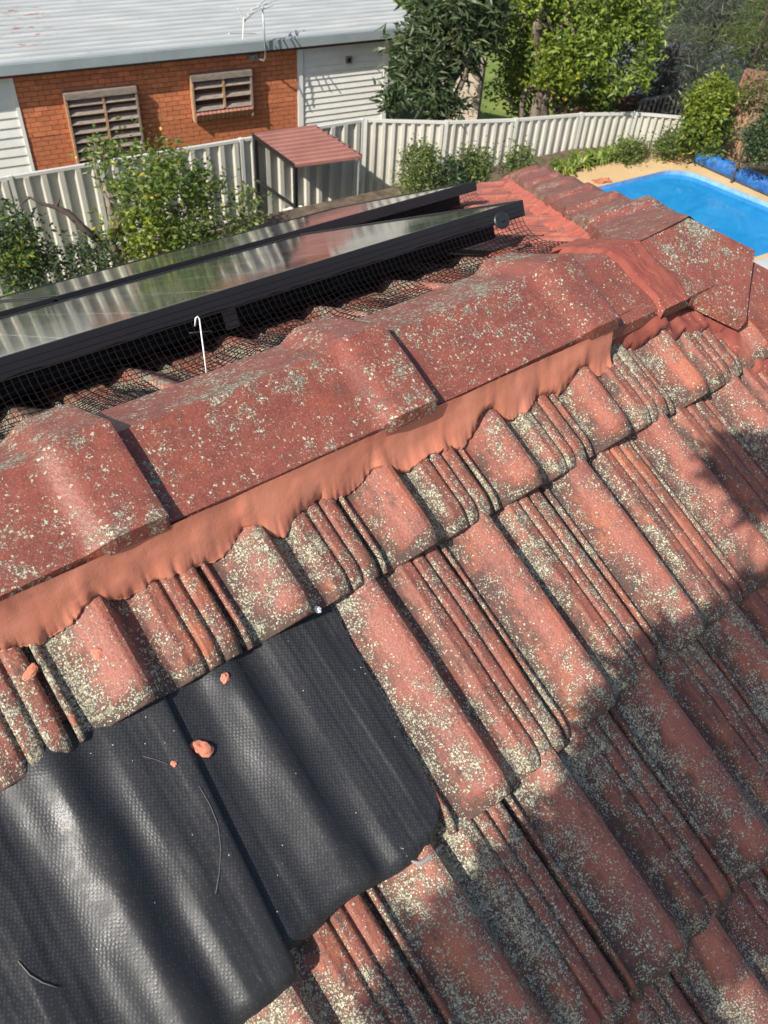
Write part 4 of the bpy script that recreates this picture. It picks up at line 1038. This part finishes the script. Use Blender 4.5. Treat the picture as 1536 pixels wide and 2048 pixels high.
# a belt of trees farther off closes the view
for k, (px, py, dd_, lab) in enumerate(((960,20,31,'far green tree seen between the loquat and the broadleaf tree'),(1260,20,33,'far green tree behind the light broadleaf crown'),(1480,10,34,'far dark tree behind the grey feathery trees'))):
    c = atd(px, py, dd_); b0 = V3((c.x, c.y, GZ)); plant('far_tree', b0, [('crown', c, (3.0,2.2,2.4), 90, 70, .4, .22, .12, 'leaf_dark' if k == 2 else 'leaf_citrus', {})], lab, 'tree', 'far trees', limbs=[(b0, c, .2, .1)], seed=120+k)

# ------------------------------------------------------------------ things behind the right fence
p0, p1 = atd(868,215,20.5), atd(965,170,20.0)
gw = empty('garden_wall', (p1.x, p1.y, GZ), 'beige rendered wall beside the lawn behind the dark glossy tree', 'wall'); M['render'] = simple('beige_render', (.46,.38,.30), .9, var=.15, scale=3)
dv = V3((p0.x-p1.x, p0.y-p1.y, 0)); MB().bar(V3((0,0,.85)), dv*1.0+V3((0,0,.85)), .18, 1.7).build('wall_body', M['render'], gw); MB().bar(V3((0,0,1.72)), dv*1.0+V3((0,0,1.72)), .22, .05).build('coping', M['render'], gw)
# railing
ra_, rb_ = atd(1283,201,18.9), atd(1392,181,19.6)
rg = empty('metal_railing', ra_, 'grey metal railing with upright bars behind the end of the right fence', 'railing')
dv = rb_-ra_; MB().bar(V3((0,0,0)), dv, .045).build('top_rail', M['galv'], rg); MB().bar(V3((0,0,-.75)), dv+V3((0,0,-.75)), .04).build('bottom_rail', M['galv'], rg)
bar_m = MB().box(-.014,.014,-.014,.014,-1.0,0).mesh('bar')
for k in range(12): obj('bar', bar_m, M['galv'], rg, Matrix.Translation(dv*(k/11.)))
# grey roofed house far right and its boards
q = [atd(1262,75,25), atd(1380,62,26), atd(1540,120,25.5), atd(1440,205,22.0), atd(1290,190,22.5)]
M['slate'] = simple('blue_grey_sheet_roof', (.24,.26,.30), .5, var=.15, scale=2)
gc = sum(q, V3((0,0,0)))/5; gh = empty('grey_house', (gc.x, gc.y, GZ), 'grey metal roofed outbuilding half hidden behind feathery trees', 'house')
zt = gc.z; bs = Vector(gh.location)
cx_, cy_ = gc.x, gc.y; yaw = Matrix.Rotation(-.55, 4, 'Z')
rows = []
for i in range(61):
    x = -3.4+i*.11; h = .02*(i % 2); rows.append([tuple(yaw @ V3((x, y, zt-bs.z+.28*(1-abs(y)/1.9)-.1+h))) for y in (-1.9, 0, 1.9)])
me = grid_mesh('roof', np.array(rows)); me.polygons.foreach_set('use_smooth', [False]*len(me.polygons)); obj('roof', me, M['slate'], gh)
MB().box(-3.2, 3.0, -1.7, 1.7, 0, zt-bs.z-.16, yaw).build('wall', M['brickdark'], gh)
MB().box(-3.4, 3.2, -1.93, -1.9, zt-bs.z-.26, zt-bs.z-.08, yaw).build('fascia', M['fascia'], gh)
# timber boards and the leaning terracotta panel
ba, bb_ = atd(1462,190,19.2), atd(1560,150,19.6)
tf = empty('timber_fence', (ba.x, ba.y, GZ), 'dark upright timber boards at the right photo edge under the outbuilding', 'fence'); dv = bb_-ba
bm_ = MB().box(-.055,.055,-.012,.012,-1.6,.1).mesh('timber_board')
for k in range(12): obj('timber_board', bm_, M['wood'], tf, Matrix.Translation(dv*(k/9.)+V3((0,0,ba.z-GZ))))
pp = atd(1494,200,18.5); pl = MB().box(-.26,.26,-.03,.03,-.55,.5).build('leaning_panel', M['shedroof']); pl.location = pp; pl.rotation_euler = (-.1, .12, -.5); tag(pl, 'brownish red flat panel leaning before the dark timber boards', 'panel')
sa, sb_ = atd(1468,243,17.9), atd(1560,236,18.2)
bf = empty('bamboo_fence', (sa.x, sa.y, DZ-.1), 'pale bamboo stick fence between the corner shrub and the right edge', 'fence'); dv = sb_-sa
bmm = MB().tube([(0,0,-.7),(0,0,.12)], .014, 6).mesh('stick')
for k in range(34):
    obj('stick', bmm, M['wood'] if k % 3 else M['woodedge'], bf, Matrix.Translation(dv*(k/33.)+V3((0,0,sa.z-DZ+.1+random.uniform(-.06,.06)))) @ Matrix.Rotation(random.uniform(-.06,.06), 4, 'Y'))
MB().bar(V3((0,0,sa.z-DZ-.1)), dv+V3((0,0,sa.z-DZ-.1)), .03).build('rail', M['wood'], bf)

# ------------------------------------------------------------------ added, unseen bough; leaves laid out to cast shade on the lower right tiles
SHADE = [((1545,1150),(1420,1290),(1300,1350),(1240,1440),(1235,1490),(1200,1570),(1170,1690),(1100,1770),(1010,1785),(960,1890),(890,1920),(860,2060),(920,2060),(925,1990),(1010,1985),(1015,2060),(1300,2060),(1350,1890),(1450,1850),(1545,1850)), ((1450,880),(1500,870),(1545,930),(1545,990),(1490,980))]
def inpoly(x, y, P):
    r = False; j = len(P)-1
    for i in range(len(P)):
        if (P[i][1] > y) != (P[j][1] > y) and x < (P[j][0]-P[i][0])*(y-P[i][1])/(P[j][1]-P[i][1])+P[i][0]: r = not r
        j = i
    return r
rng = np.random.RandomState(5); tips = []
while len(tips) < 5200:
    x, y = rng.uniform(830, 1600), rng.uniform(840, 2250)
    if y > 2048 and not (x > 900): continue
    k = [inpoly(x, min(y, 2040), P) for P in SHADE]
    if not any(k): continue
    a, s = on_near(x, y, .02); tips.append(np.array(roofpt(a, s, .02)) - np.array(SUN_DIR)*rng.uniform(2.3, 2.75))
tips = np.array(tips); cc = tips.mean(0)
bo = empty('shade_bough', Vector(cc)+Vector((-1.5,-1.2,.5)), 'added out-of-view leafy bough, put there to cast shade on the near roof slope', 'bough'); bo_o = np.array(bo.location)
leaves('shade_leaves', tips-bo_o, .07, .05, M['leaf_dark'], bo, seed=7, droop=.2)
mb = MB(); limb(mb, (0,0,0), Vector(cc-bo_o), .03, .014, 3, .05)
for k in range(26): limb(mb, Vector(cc-bo_o)*rng.uniform(.6, 1), Vector(tips[rng.randint(len(tips))]-bo_o), .007, .002, 300+k, .06, 5)
mb.build('twigs', M['bark'], bo, True)
